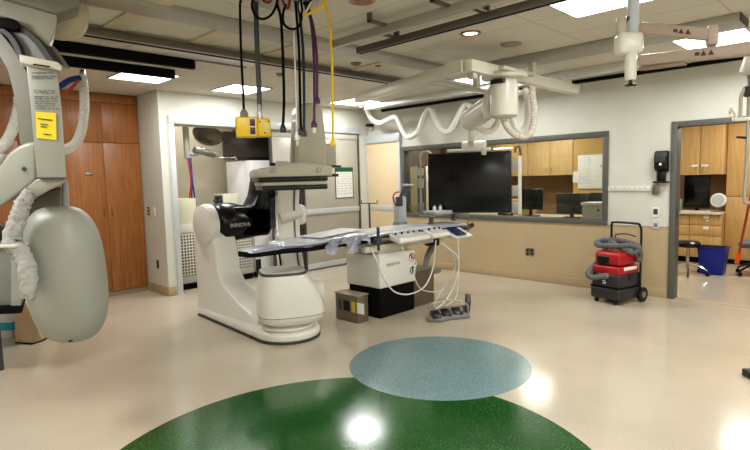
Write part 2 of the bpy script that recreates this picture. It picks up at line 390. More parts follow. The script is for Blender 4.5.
ceil_light('lit square ceiling panel left of the white pendant column', 3.72, 4.36, 1.25, 1.93)
ceil_light('lit square ceiling panel behind the pendant arms, nearest the doorway', 5.88, 6.49, 1.05, 1.64)
for i, (x, y) in enumerate(((.6, 1.2), (2.2, -1.2), (4.6, -1.2), (-.4, 4.2), (-.6, -1.0))):  # unseen panels added as fill for the room and foreground
    ceil_light('added fill light panel on the unseen ceiling around the camera', x-.3, x+.3, y-.3, y+.3, power=50, grp='added fill light panels out of view')
def downlight(label, x, y, lit=True):
    t_ = thing('downlight', label, 'ceiling light', (x, y, ZC), 'round recessed ceiling downlights')
    bm = NB(); lathe(bm, [(.062, -.0005), (.095, -.001), (.095, -.012), (.075, -.014), (.062, -.004)], (x, y, ZC)); obj('trim_ring', bm, mat('copper_trim', (176, 128, 108), .3, .4), t_)
    bm = NB(); lathe(bm, [(.06, -.0005), (.06, -.006)], (x, y, ZC)); obj('bulb', bm, LAMPW if lit else mat('dim_bulb', (150, 110, 96), .5), t_)
downlight('round copper-rimmed downlight, lit, near the grey ceiling rails', 4.10, 2.79)
p = W(362, 0, 'z', ZC); downlight('round copper-rimmed downlight, unlit, at the top edge above the yellow cable', p.x, p.y, False)
bm = NB(); lathe(bm, [(.10, -.0005), (.10, -.008), (.08, -.012)], (4.75, 2.76, ZC)); obj('ceiling_speaker', bm, mat('grille_tan', (150, 142, 130), .7), label='flat round grey speaker grille on the ceiling behind the boom', cat='speaker')
for i, (u, v, s_) in enumerate(((280, 73.5, .05), (356, 63, .06), (378, 64, .045), (287, 73, .03))):
    p = W(u, v, 'z', ZC)
    if i in (3,): continue
    bm = NB(); lathe(bm, [(s_, -.0005), (s_, -.012), (s_*.6, -.03)], (p.x, p.y, ZC), n=16)
    obj('sprinkler', bm, mat('sprinkler_tan', (128, 112, 94), .5), label=['small round ceiling sprinkler cover behind the hanging cables', 'small round ceiling sprinkler cover right of the yellow cable', 'small round ceiling detector next to the dark rail end'][i], cat='sprinkler')
# unseen control room lamps; the two nearest the window added to brighten its contents
for x, y, p_ in ((9.3, 1.4, 38), (9.3, 4.9, 30), (8.2, 6.3, 22), (9.2, -1, 20), (8.1, 3.4, 14)):
    ceil_light('unseen lit panel on the control room ceiling', x-.3, x+.3, y-.3, y+.3, 2.62, p_, 'control room ceiling lights', (1, .94, .85))
la = bpy.data.lights.new('alcove_fill', 'AREA'); la.size = .5; la.energy = 14; la.color = (1, .95, .88)  # added fill without a fixture, brightens the alcove contents
lo = bpy.data.objects.new('alcove_fill', la); COL.objects.link(lo); lo.location = (4.1, 7.9, 2.8)

# ================================================================ ceiling rails
def rail(label, lo, hi, mt, name='ceiling_rail', groove=None, group=None, caps=True):
    t_ = thing(name, label, 'rail', tuple((Vector(lo)+Vector(hi))/2), group)
    obj('channel', B(lo, hi, .004), mt, t_)
    lo, hi = Vector(lo), Vector(hi); ax = 0 if hi.x-lo.x > hi.y-lo.y else 1; o2 = 1-ax
    if groove:
        a = lo.copy(); b = hi.copy(); c = (lo[o2]+hi[o2])/2; a[o2] = c-groove/2; b[o2] = c+groove/2; a.z = lo.z-.003; b.z = lo.z+.002
        obj('groove', B(a, b), BLACKM, t_)
    if caps:
        for s in (0, 1):
            a = lo.copy(); b = hi.copy()
            if s: a[ax] = hi[ax]; b[ax] = hi[ax]+.008
            else: b[ax] = lo[ax]; a[ax] = lo[ax]-.008
            obj('end_cap', B(a, b, .002), DGREY, t_)
    return t_
rail('wide flat grey ceiling rail running left to right above the cables', (.6, 3.76, 2.83), (5.25, 4.02, 2.869), RAILG)
t_ = rail('narrow two-track ceiling rail parallel behind the wide grey rail', (.8, 4.62, 2.81), (5.3, 4.90, 2.869), RAILL, groove=.05)
obj('side_track', B((.8, 4.60, 2.79), (5.3, 4.635, 2.85), .003), RAILD, t_)
for x in (1.9, 3.0, 4.1): obj('bolt_bracket', B((x, 4.90, 2.82), (x+.06, 4.96, 2.868), .004), DGREY, t_)
rail('cream double ceiling strip crossing between the rails, left one', (1.60, 3.4, 2.852), (1.78, 4.62, 2.869), mat('cream_strip', (204, 194, 164), .5), name='ceiling_strip', caps=False)
rail('cream double ceiling strip crossing between the rails, right one', (2.33, 4.02, 2.852), (2.5, 4.62, 2.869), mat('cream_strip', (204, 194, 164), .5), name='ceiling_strip', caps=False)
rail('cream double ceiling strip behind the hanging cables', (3.12, 4.02, 2.852), (3.26, 4.62, 2.869), mat('cream_strip', (204, 194, 164), .5), name='ceiling_strip', caps=False)
rail('cream double ceiling strip by the corner of the monitor boom', (4.3, 4.02, 2.852), (4.44, 4.62, 2.869), mat('cream_strip', (204, 194, 164), .5), name='ceiling_strip', caps=False)
p = W(166, 62, 'z', 2.79); q = W(196, 66, 'z', 2.79)
rail('upper of two black ceiling bars above the wood cabinets', (1.25, 5.27, 2.775), (2.72, 5.34, 2.868), BLACKM, name='ceiling_bar')
rail('lower of two black ceiling bars, nearest the wood cabinets', (1.45, 5.87, 2.775), (2.78, 5.94, 2.868), BLACKM, name='ceiling_bar')
t_ = rail('grey hanging channel rail with angle brackets, nearer the camera', (3.17, .2, 2.75), (3.22, 3.60, 2.815), RAILG)
for y in (2.95, 2.33, 1.6):
    obj('bracket', B((2.99, y, 2.80), (3.24, y+.04, 2.82), .003), RAILD, t_); obj('drop_rod', B((2.99, y, 2.80), (3.01, y+.04, 2.869)), RAILD, t_)
t_ = rail('dark grey hanging channel rail, second of the pair', (3.42, .2, 2.73), (3.49, 3.56, 2.785), RAILD, groove=.02)
for y in (3.1, 2.2): obj('bracket', B((3.28, y, 2.785), (3.56, y+.05, 2.80), .003), RAILD, t_); obj('drop_rod', B((3.47, y, 2.785), (3.49, y+.05, 2.869)), RAILD, t_)
rail('wide pale grey ceiling rail crossing behind the monitor boom', (5.28, .98, 2.80), (5.60, 4.7, 2.869), RAILG)
t_ = rail('long silver and black ceiling rail beside the window wall', (6.50, 1.2, 2.775), (6.74, 6.62, 2.869), mat('silver_rail', (206, 206, 200), .3, .2), groove=None)
obj('black_track', B((6.74, 1.2, 2.735), (6.80, 6.45, 2.79), .003), BLACKM, t_)
obj('end_clip', B((6.47, 6.63, 2.79), (6.56, 6.72, 2.83), .006), BLACK, t_)
rail('dark short rail end behind the yellow cable', (3.6, 4.95, 2.84), (5.3, 5.02, 2.869), RAILD, caps=False)
p = W(196, 60, 'z', ZC); q = W(246, 67, 'z', ZC)
obj('ceiling_slot', B((p.x, p.y-.03, ZC-.01), (q.x, p.y+.01, ZC-.0005)), RAILD, label='thin dark ceiling slot right of the black bars', cat='vent')

# ================================================================ orange wood cabinets
def wood_cab(label, x0, x1, lockx=None):
    t_ = thing('tall_cabinet', label, 'cabinet', ((x0+x1)/2, YC, 0), 'orange wood wall cabinets')
    obj('carcass', B((x0, YC+.022, .06), (x1, 8.5, 2.862)), ORWOOD2, t_)
    obj('toe_kick', B((x0, YC-.004, 0), (x1, YC+.1, .06)), mat('tan_kick', (140, 128, 106), .5), t_)
    obj('filler_strip', B((x0, YC, 2.74), (x1, YC+.022, 2.862), .002), ORWOOD, t_)
    xm = (x0+x1)/2; g = .004
    for s, (a, b) in enumerate(((x0+g/2, xm-g/2), (xm+g/2, x1-g/2))):
        for z0, z1 in ((.065, 2.178), (2.186, 2.735)):
            d = obj('door', B((a, YC, z0), (b, YC+.02, z1), .002), ORWOOD, t_)
            hx = b-.05 if s == 0 else a+.05; hz = 2.275 if z0 > 1 else 1.21
            bm = NB(); hh = .035 if z0 > 1 else .06
            sweep(bm, [(hx, YC, hz-hh), (hx, YC-.03, hz-hh*.8), (hx, YC-.03, hz+hh*.8), (hx, YC, hz+hh)], .006 if z0 > 1 else .004, 8)
            obj('handle', bm, CHROME if z0 > 1 else DGREY, d)
    if lockx:
        bm = NB(); obox(bm, (lockx, YC-.003, 1.745), (1, 0, 0), (0, 1, 0), (0, 0, 1), .10, .006, .035, .01); obj('badge', bm, STEEL, t_)
wood_cab('orange wood wall cabinet pair beside the white pillar', 2.16, 3.165, 2.46)
wood_cab('orange wood wall cabinet pair behind the big grey housing', 1.15, 2.155)
wood_cab('orange wood wall cabinet pair at the left edge', .14, 1.145)
# switches on the pillar side
def plate(label, cx, cy, cz, w_, h_, face, mt=WHITE, kind='switch', name='wall_switch', dots=2, dm=BLACK):
    bm = NB(); t_ = thing(name, label, kind, (cx, cy, cz))
    ax = Vector((0, 1, 0)) if face == 'x' else Vector((1, 0, 0)); nx = Vector((-1, 0, 0)) if face == 'x' else Vector((0, -1, 0))
    obox(bm, Vector((cx, cy, cz))+nx*.004, ax, nx, (0, 0, 1), w_, .008, h_, .002); obj('plate', bm, mt, t_)
    for k in range(dots):
        bm = NB(); zz = cz+(k-(dots-1)/2)*h_*.42
        obox(bm, Vector((cx, cy, zz))+nx*.010, ax, nx, (0, 0, 1), w_*.5, .004, h_*.22, .001); obj('socket' if dots > 1 else 'rocker', bm, dm, t_)
plate('white outlet with red and black sockets on the pillar side beside the wood cabinet', 3.177, 7.80, 1.195, .07, .12, 'x', mat('black_red', (60, 24, 20), .4), 'outlet', 'wall_outlet', 2, YELL2)
plate('white light switch on the pillar side', 3.177, 7.60, 1.19, .075, .125, 'x', WHITE, dots=1, dm=CREAM)
plate('brown wall outlet low on the pillar side', 3.177, 7.585, .43, .07, .12, 'x', mat('brown_plate', (96, 70, 40), .5), 'outlet', 'wall_outlet', 2, BLACK)

# ================================================================ alcove contents
GR = mesh_grille('vent_mesh', (206, 202, 188), (52, 50, 46), 22)
r_ = thing('equipment_rack', 'low white equipment cabinet with mesh grille doors in the alcove', 'cabinet', (4.1, 7.6, 0))
obj('housing', B((3.42, 7.48, .17), (4.70, 8.1, .98), .008), WHITE, r_)
obj('plinth', B((3.44, 7.52, 0), (4.68, 8.05, .10)), BLACKM, r_)
obj('bottom_rail', B((3.42, 7.46, .10), (4.70, 7.5, .20), .004), RAILG, r_)
for a, b in ((3.45, 4.06), (4.09, 4.68)):
    obj('mesh_door', B((a, 7.462, .21), (b, 7.482, .84), .003), GR, r_)
obj('top_panel', B((3.42, 7.465, .86), (4.70, 7.483, .98), .003), CREAM, r_)
def unit(label, x0, x1, y0, y1, z0, z1, mt, knobs=0, side=True, name='equipment_box'):
    t_ = thing(name, label, 'equipment', ((x0+x1)/2, (y0+y1)/2, z0))
    obj('housing', B((x0, y0, z0), (x1, y1, z1), .008), mt, t_)
    if side: obj('front_panel', B((x0-.008, y0+.02, z0+.02), (x0, y1-.02, z1-.02), .003), DGREY, t_)
    for k in range(knobs):
        bm = NB(); cyl(bm, (x0+(x1-x0)*(.25+.25*k), y0, z0+(z1-z0)*.5), (x0+(x1-x0)*(.25+.25*k), y0-.02, z0+(z1-z0)*.5), .014, n=10); obj('knob', bm, BLACK, t_)
unit('cream power supply box on the left end of the alcove cabinet', 3.50, 3.80, 7.56, 7.85, .982, 1.36, mat('pale_cream', (206, 204, 178), .4))
unit('low white printer between the two cream boxes in the alcove', 3.86, 4.12, 7.56, 7.82, .982, 1.22, WHITE, 0, False)
unit('cream instrument box with black fittings on the right end of the alcove cabinet', 4.26, 4.52, 7.56, 7.85, .982, 1.40, mat('pale_cream', (206, 204, 178), .4))
t_ = thing('valve_fitting', 'black valve fitting beside the cream instrument box', 'fitting', (4.18, 7.6, .982))
bm = NB(); cyl(bm, (4.18, 7.6, .982), (4.18, 7.6, 1.36), .03, n=12); obj('body', bm, BLACK, t_)
for z in (1.1, 1.2, 1.3):
    bm = NB(); cyl(bm, (4.12, 7.6, z), (4.24, 7.6, z), .022, n=10); obj('knob', bm, DGREY, t_)
# big white cabinet behind
c_ = thing('server_cabinet', 'tall plain white cabinet in the alcove behind the C-arm', 'cabinet', (5.1, 7.9, 0))
obj('housing', B((4.76, 7.50, .09), (5.55, 8.3, 1.93), .01), mat('white_cabinet', (220, 220, 220), .4), c_)
obj('door_seam', B((5.15, 7.495, .1), (5.155, 7.5, 1.9)), GREY, c_)
for x in (4.80, 5.46): obj('foot', B((x, 7.52, 0), (x+.08, 7.62, .09), .01), BLACK, c_)
obj('bumper', B((4.755, 7.485, .05), (4.85, 7.50, .30), .004), BLACK, c_)
# storage bulkhead / dark panel with silver bar
t_ = thing('shield_panel', 'dark brown hanging shield panel with black lower edge in the alcove', 'panel', (4.9, 7.6, 2.0))
obj('panel', B((4.40, 7.72, 1.99), (5.70, 7.76, 2.40), .006), mat('dark_brown', (66, 58, 50), .3), t_)
obj('edge_strip', B((4.40, 7.70, 1.94), (5.70, 7.76, 1.99), .006), BLACK, t_)
obj('hinge_bar', B((4.15, 7.66, 1.95), (4.6, 7.70, 1.99), .004), CHROME, t_)
for x in (4.6, 5.3): obj('hanger', B((x, 7.73, 2.39), (x+.03, 7.76, 2.869)), DGREY, t_)
t_ = thing('surgical_light', 'brown domed surgical light head folded up in the alcove', 'lamp', (4.0, 7.6, 2.2))
bm = NB(); pts = [(0.001, -.10), (.10, -.09), (.18, -.05), (.23, 0.02), (.24, .06), (.22, .07)]
lathe(bm, pts, (4.08, 7.62, 2.28), (.35, .25, .9), 28); obj('lamp_head', bm, mat('smoked_brown', (92, 80, 68), .2, .3), t_)
bm = NB(); cyl(bm, (3.72, 7.6, 2.868), (3.72, 7.6, 1.95), .045, n=16); obj('pole', bm, RAILG, t_)
bm = NB(); sweep(bm, [(3.72, 7.6, 2.05), (3.85, 7.58, 2.02), (4.0, 7.58, 2.12)], .03, 10); obj('arm', bm, RAILG, t_)
bm = NB(); obox(bm, (3.98, 7.56, 2.05), (1, 0, -.25), (0, 1, 0), (.25, 0, 1), .34, .12, .09, .02); obj('bracket_box', bm, STEEL, t_)
for k, (mt, lb, dx) in enumerate(((RED, 'red cable hanging from the alcove pole to the white printer', -.02), (BLUE, 'blue cable hanging from the alcove pole to the white printer', .03), (DGREY, 'dark cable hanging from the alcove pole', .0))):
    bm = NB(); sweep(bm, [(3.72+dx, 7.55, 1.96), (3.74+dx*.5, 7.54, 1.6), (3.74+dx*2.5, 7.6, 1.24)], .012, 8)
    obj('hanging_cable', bm, mt, label=lb, cat='cable', loc=(3.72+dx, 7.55, 1.6))
# poster on the sliding door
t_ = thing('notice_poster', 'white notice with dark green header on the sliding door', 'poster', (6.56, YA, 1.5))
y = YA-.006
obj('sheet', B((6.36, y-.002, 1.25), (6.77, y+.004, 1.72)), PAPER, t_)
obj('header', B((6.35, y-.004, 1.72), (6.78, y+.004, 1.80)), GREENS, t_)
bm = NB(); box(bm, (6.345, y-.003, 1.235), (6.36, y+.004, 1.80)); box(bm, (6.77, y-.003, 1.235), (6.785, y+.004, 1.80)); box(bm, (6.345, y-.003, 1.235), (6.785, y+.004, 1.25)); obj('border', bm, GREENS, t_)
bm = NB(); random.seed(3)
for k in range(9):
    z = 1.68-k*.045; x = 6.39
    while x < 6.72:
        L = random.uniform(.02, .07); box(bm, (x, y-.003, z), (min(x+L, 6.74), y-.002, z+.008)); x += L+random.uniform(.02, .05)
obj('text_lines', bm, GREY, t_)

# ================================================================ wall B fittings
t_ = thing('coat_rail', 'white hook rail on the wall between window and doorway', 'hook rail', (XB, 2.45, 1.39))
obj('board', B((XB-.02, 2.22, 1.345), (XB, 2.745, 1.405), .004), WHITE, t_)
for k in range(8):
    y = 2.27+k*.062; bm = NB(); sweep(bm, [(XB-.02, y, 1.39), (XB-.05, y, 1.385), (XB-.065, y, 1.40), (XB-.065, y, 1.42)], .006, 6); obj('hook', bm, WHITE, t_)
t_ = thing('soap_dispenser', 'black wall soap dispenser left of the doorway', 'dispenser', (XB, 2.085, 1.6))
bm = NB(); prism(bm, [(XB, 2.01, 1.84), (XB-.09, 2.01, 1.84), (XB-.12, 2.01, 1.78), (XB-.11, 2.01, 1.62), (XB-.05, 2.01, 1.58), (XB, 2.01, 1.58)], (0, .15, 0), .018, seg=3); obj('housing', bm, BLACK, t_)
bm = NB(); prism(bm, [(XB-.092, 2.03, 1.835), (XB-.125, 2.03, 1.785), (XB-.122, 2.03, 1.70), (XB-.09, 2.03, 1.70)], (0, .11, 0), .006); obj('window', bm, DGREY, t_)
obj('logo_patch', B((XB-.127, 2.07, 1.66), (XB-.11, 2.095, 1.69), .003), PAPER, t_)
obj('neck', B((XB-.06, 2.04, 1.47), (XB, 2.14, 1.60), .01), BLACK, t_)
obj('drip_tray', B((XB-.11, 2.01, 1.445), (XB, 2.17, 1.465), .006), BLACK, t_)
obj('wall_box', B((XB-.03, 2.115, 1.30), (XB, 2.195, 1.425), .005), STEEL, label='small stainless steel box under the soap dispenser', cat='box', loc=(XB, 2.15, 1.36))
t_ = thing('access_keypad', 'white access panel with dark keypad on the wall above the wainscot', 'switch', (XB, 2.15, 1.08))
obj('plate', B((XB-.012, 2.115, 1.015), (XB, 2.195, 1.14), .003), WHITE, t_); obj('keypad', B((XB-.016, 2.13, 1.05), (XB-.01, 2.18, 1.12), .002), DGREY, t_)
t_ = thing('light_switch', 'pale grey switch plate straddling the wainscot line', 'switch', (XB, 2.15, .92))
obj('plate', B((XB-.012, 2.11, .865), (XB, 2.19, .965), .003), mat('pale_grey_plate', (196, 200, 204), .4), t_); obj('dial', B((XB-.018, 2.13, .89), (XB-.01, 2.17, .94), .003), GREY, t_)
t_ = thing('wall_outlet', 'double steel wall outlet low on the wall below the window', 'outlet', (XB, 3.88, .43))
obj('plate', B((XB-.008, 3.815, .37), (XB, 3.955, .49), .003), STEEL, t_)
for y in (3.85, 3.92):
    for z in (.405, .455): obj('socket', B((XB-.011, y-.018, z-.014), (XB-.007, y+.018, z+.014), .003), BLACK, t_)
t_ = thing('wall_camera', 'small black wall camera in the far corner above the tan door', 'camera', (XB, 7.13, 2.57))
obj('mount', B((XB-.05, 7.10, 2.60), (XB, 7.14, 2.66), .005), WHITE, t_); obj('body', B((XB-.16, 7.07, 2.555), (XB-.03, 7.17, 2.605), .012), BLACK, t_); obj('stand', B((XB-.08, 7.10, 2.50), (XB, 7.15, 2.55), .01), CREAM, t_)

# ================================================================ control room
def base_cab(label, x0, x1, y0, y1, mt=LWOOD2, h=.84):
    t_ = thing('base_cabinet', label, 'cabinet', ((x0+x1)/2, (y0+y1)/2, 0))
    obj('carcass', B((x0+.02, y0, .1), (x1, y1, h)), mt, t_); obj('toe_kick', B((x0+.06, y0, 0), (x1, y1, .1)), BLACKM, t_)
    n = max(1, round((y1-y0)/.45))
    for k in range(n):
        a = y0+(y1-y0)*k/n+.004; b = y0+(y1-y0)*(k+1)/n-.004
        for z0, z1 in ((.66, h-.01), (.48, .65), (.11, .47)):
            d = obj('drawer', B((x0, a, z0), (x0+.02, b, z1), .003), mt, t_)
            bm = NB(); sweep(bm, [(x0, (a+b)/2-.04, (z0+z1)/2), (x0-.025, (a+b)/2-.03, (z0+z1)/2), (x0-.025, (a+b)/2+.03, (z0+z1)/2), (x0, (a+b)/2+.04, (z0+z1)/2)], .005, 6); obj('handle', bm, CHROME, d)
            if z0 > .4: obj('paper_label', B((x0-.002, (a+b)/2-.05, z1-.06), (x0, (a+b)/2+.03, z1-.01)), PAPER, d)
base_cab('maple base cabinet with drawers seen through the doorway', 10.25, 10.95, 2.05, 3.0)
obj('worktop', B((10.20, 2.05, .84), (10.95, 3.05, .88), .006), mat('cream_laminate', (214, 200, 168), .4), label='cream worktop in the room beyond the doorway', cat='worktop', loc=(10.5, 2.5, .84))
def upper_cab(label, x, y0, y1, z0, z1, n, mt=LWOOD):
    t_ = thing('wall_cabinet', label, 'cabinet', (x, (y0+y1)/2, z0))
    obj('carcass', B((x+.02, y0, z0), (10.98, y1, z1)), mt, t_)
    for k in range(n):
        a = y0+(y1-y0)*k/n+.004; b = y0+(y1-y0)*(k+1)/n-.004
        d = obj('door', B((x, a, z0), (x+.02, b, z1), .002), mt, t_)
        hy = b-.05 if k % 2 == 0 else a+.05
        bm = NB(); sweep(bm, [(x, hy, z0+.06), (x-.025, hy, z0+.07), (x-.025, hy, z0+.13), (x, hy, z0+.14)], .005, 6); obj('handle', bm, STEEL, d)
        if x < 10.29: obj('paper_label', B((x-.002, hy-.07, z0+.14), (x, hy+.07, z0+.17)), PAPER, d)
upper_cab('maple wall cabinet above the monitor beyond the doorway', 10.28, 2.05, 2.75, 1.51, 2.45, 2, LWOOD2)
upper_cab('maple wall cabinets seen through the window', 10.3, 4.62, 6.6, 1.555, 2.5, 4)
t_ = thing('tall_cupboard', 'tall maple cupboard at the right edge beyond the doorway', 'cabinet', (10.6, 1.5, 0))
obj('carcass', B((10.45, 1.0, .08), (10.98, 2.045, 2.5)), LWOOD2, t_); obj('toe_kick', B((10.48, 1.0, 0), (10.98, 2.045, .08)), BLACKM, t_)
obj('upper_door', B((10.43, 1.01, 1.14), (10.45, 2.04, 2.48), .003), LWOOD2, t_); obj('lower_door', B((10.43, 1.01, .1), (10.45, 2.04, 1.13), .003), LWOOD2, t_)
def monitor(label, c, ny, w_, h_, back=True, stand=True, zbase=None, mt=BLACK, name='computer_monitor'):
    c = Vector(c); n_ = Vector(ny).normalized(); r = n_.cross(Vector((0, 0, 1))).normalized()
    zb = zbase if zbase is not None else c.z-h_/2-.12
    t_ = thing(name, label, 'monitor', (c.x, c.y, zb))
    bm = NB(); obox(bm, c, r, n_, (0, 0, 1), w_, .03, h_, .008); obj('bezel', bm, mt, t_)
    bm = NB(); obox(bm, c+n_*.0155, r, n_, (0, 0, 1), w_-.03, .003, h_-.03); obj('screen', bm, GLOSSB, t_)
    if stand:
        bm = NB(); bar(bm, (c.x, c.y, zb+.012), (c.x, c.y, c.z), .05, .03, .005); p = c-n_*.04
        for v in bm.verts: v.co -= n_*.035
        obj('stand', bm, mt, t_)
        bm = NB(); obox(bm, (c.x-n_.x*.03, c.y-n_.y*.03, zb+.008), r, n_, (0, 0, 1), .24, .18, .014, .005); obj('base', bm, mt, t_)
    return t_
p = W(697, 192, 'x', 10.4); monitor('black monitor on the cream worktop beyond the doorway', (10.4, p.y, 1.22), (-1, 0, 0), .40, .56, zbase=.882)
obj('keyboard', B((10.22, 2.22, .882), (10.34, 2.66, .90), .005), WHITE, label='white keyboard on the cream worktop beyond the doorway', cat='keyboard', loc=(10.28, 2.4, .882))
t_ = thing('magnifier_lamp', 'round white magnifier lamp head right of the doorway monitor', 'lamp', (10.3, 2.13, .882))
bm = NB(); lathe(bm, [(.11, -.01), (.12, 0), (.11, .02)], (10.3, 2.12, 1.08), (-1, 0, .1), 28); obj('rim', bm, WHITE, t_)
bm = NB(); lathe(bm, [(.09, 0), (.09, .004)], (10.278, 2.12, 1.082), (-1, 0, .1), 24); obj('lens', bm, mat('pale_lens', (186, 192, 188), .1), t_)
bm = NB(); cyl(bm, (10.33, 2.14, .882), (10.33, 2.14, 1.0), .012, n=8); obj('stem', bm, GREY, t_)
obj('glass_jar', (lambda b: (lathe(b, [(.04, 0), (.045, .02), (.045, .2), (.03, .22)], (10.3, 2.70, .882), n=16), b)[1])(NB()), mat('green_glass', (120, 140, 110), .15), label='small green bottle left of the doorway monitor', cat='bottle', loc=(10.3, 2.7, .882))
# waste bin
t_ = thing('waste_bin', 'blue plastic waste bin on the floor beyond the doorway', 'bin', (9.35, 1.98, 0))
bm = NB(); a0, a1 = .135, .17; lo_ = []
def frust(bm, c, sx0, sy0, sx1, sy1, z0, z1):
    a = [bm.verts.new((c[0]+sx*sx0, c[1]+sy*sy0, z0)) for sx, sy in ((-1, -1), (1, -1), (1, 1), (-1, 1))]
    b = [bm.verts.new((c[0]+sx*sx1, c[1]+sy*sy1, z1)) for sx, sy in ((-1, -1), (1, -1), (1, 1), (-1, 1))]
    bm.faces.new(a[::-1]); bm.faces.new(b)
    for i in range(4): bm.faces.new((a[i], a[(i+1) % 4], b[(i+1) % 4], b[i]))
frust(bm, (9.35, 1.97), .12, .15, .15, .185, 0, .40); bmesh.ops.bevel(bm, geom=bm.edges[:], offset=.015, segments=2, affect='EDGES'); obj('body', bm, BLUE, t_)
bm = NB(); frust(bm, (9.35, 1.97), .16, .195, .16, .195, .39, .42); bmesh.ops.bevel(bm, geom=bm.edges[:], offset=.006, segments=2, affect='EDGES'); obj('rim', bm, BLUE, t_)
bm = NB(); frust(bm, (9.35, 1.97), .14, .17, .14, .17, .419, .4215); obj('liner', bm, BLACKM, t_)
# stool
def star_chair(name, label, c, zs, base_m, seat=True, n=5, r=.28, ring=False, seatr=.18, ph=.3):
    t_ = thing(name, label, 'chair', (c[0], c[1], 0)); cx, cy = c
    bm = NB(); cyl(bm, (cx, cy, .08), (cx, cy, zs), .025, n=12); obj('post', bm, base_m, t_)
    for k in range(n):
        a = ph+2*PI*k/n; e = (cx+math.cos(a)*r, cy+math.sin(a)*r)
        bm = NB(); sweep(bm, [(cx, cy, .17), (cx+math.cos(a)*r*.55, cy+math.sin(a)*r*.55, .15), (e[0], e[1], .085)], [.022, .018, .013], 8)
        l_ = obj('leg', bm, base_m, t_)
        bm = NB(); dx, dy = -math.sin(a), math.cos(a); cyl(bm, (e[0]-dx*.012, e[1]-dy*.012, .03), (e[0]+dx*.012, e[1]+dy*.012, .03), .03, n=14)
        cyl(bm, (e[0], e[1], .05), (e[0], e[1], .09), .01, n=8); obj('caster', bm, BLACK, l_)
    if ring:
        bm = NB(); sweep(bm, [(cx+.2*math.cos(2*PI*k/20), cy+.2*math.sin(2*PI*k/20), .27) for k in range(21)], .01, 8, smooth=0); obj('foot_ring', bm, base_m, t_)
        for k in range(3):
            a = 2*PI*k/3; bm = NB(); cyl(bm, (cx, cy, .27), (cx+.2*math.cos(a), cy+.2*math.sin(a), .27), .007, n=6); obj('spoke', bm, base_m, t_)
    if seat:
        bm = NB(); lathe(bm, [(seatr*.9, 0), (seatr, .02), (seatr, .06), (seatr*.85, .085), (.01, .09)], (cx, cy, zs), n=28); obj('seat', bm, BLACK, t_)
    return t_
star_chair('swivel_stool', 'chrome wheeled stool base with black round seat beyond the doorway', (9.05, 2.24), .43, CHROME, True, 5, .27, False, .17, .9)
oc = star_chair('office_chair', 'black wheeled office chair at the right edge beyond the doorway', (9.55, 1.42), .42, BLACK, False, 5, .3, ph=1.2)
bm = NB(); box(bm, (9.33, 1.17, .42), (9.80, 1.66, .52), .05, seg=4); obj('seat', bm, mat('grey_bag', (96, 96, 100), .6, bump=.3), oc)
bm = NB(); sweep(bm, [(9.72, 1.2, .5), (9.82, 1.18, .7), (9.84, 1.18, .9)], .03, 8); box(bm, (9.78, .98, .75), (9.86, 1.4, 1.2), .03); obj('backrest', bm, BLACK, oc)
t_ = thing('crutch', 'orange wooden pole leaning against the chair beyond the doorway', 'pole', (9.1, 1.6, 0))
p0 = W(737, 262, 'x', 8.9); p1 = W(752, 190, 'x', 8.9)
p0 = Vector((8.9, p0.y, p0.z)); bm = NB(); d_ = (p1-p0); cyl(bm, p0-d_*.02, p1+d_*.3, .016, n=10); obj('shaft', bm, ORANGE, t_)
bm = NB(); cyl(bm, p0-d_*.02, p0+d_*.12, .03, n=10); obj('grip', bm, mat('bright_orange', (240, 90, 20), .4), t_)
# objects behind the window
obj('desk_worktop', B((XB+t+.02, 2.9, .86), (8.55, 6.9, .90), .006), mat('pale_desk', (206, 196, 172), .35), label='long pale worktop under the window in the control room', cat='worktop', loc=(8.0, 4.8, .86))
for y in (2.98, 4.9, 6.8):
    obj('desk_leg_panel', B((XB+t+.03, y-.02, 0), (8.5, y+.02, .86)), LWOOD2, label=['maple panel support at the near end of the control desk', 'maple panel support in the middle of the control desk', 'maple panel support at the far end of the control desk'][(2.98, 4.9, 6.8).index(y)], cat='desk support', loc=(8, y, 0))
monitor('small black monitor behind the window glass, left of the wide one', (8.0, 4.27, 1.18), (1, -.1, 0), .40, .34, zbase=.902)
monitor('wide dark grey monitor seen from behind the window glass', (8.0, 3.58, 1.12), (1, .05, 0), .52, .32, zbase=.902, mt=DGREY)
monitor('dark grey monitor beside the wide one behind the glass', (8.05, 3.20, 1.13), (1, -.25, 0), .30, .32, zbase=.902, mt=DGREY)
pr = thing('printer', 'white desktop printer at the right end of the window', 'printer', (7.85, 3.1, .9))
obj('body', B((7.62, 2.93, .902), (7.95, 3.28, 1.12), .02), mat('printer_white', (216, 210, 192), .4), pr); obj('lid', B((7.60, 2.92, 1.12), (7.96, 3.29, 1.16), .01), PAPER, pr)
obj('button', B((7.612, 3.02, 1.04), (7.622, 3.05, 1.07)), BLACK, pr); obj('paper_tray', B((7.55, 2.96, .93), (7.62, 3.25, .95), .003), PAPER, pr)
for k, (a, b, rz, lb) in enumerate(((7.5, 3.95, .2, 'white papers on the desk behind the window, near the wide monitor'), (7.48, 3.55, .4, 'white sheet on the desk by the window frame'))):
    bm = NB(); obox(bm, (a, b, .904+.003), (math.cos(rz), math.sin(rz), 0), (-math.sin(rz), math.cos(rz), 0), (0, 0, 1), .21, .30, .006); obj('paper_stack', bm, PAPER, label=lb, cat='paper', loc=(a, b, .902))
t_ = thing('desk_phone', 'black desk phone behind the window beside the small monitor', 'phone', (7.7, 4.62, .902))
bm = NB(); prism(bm, [(7.6, 4.5, .902), (7.8, 4.5, .902), (7.8, 4.5, .98), (7.6, 4.5, .93)], (0, .2, 0), .006); obj('base', bm, BLACK, t_)
bm = NB(); sweep(bm, [(7.62, 4.66, .95), (7.7, 4.66, .985), (7.8, 4.66, 1.0)], [.025, .014, .025], 10); obj('handset', bm, BLACK, t_)
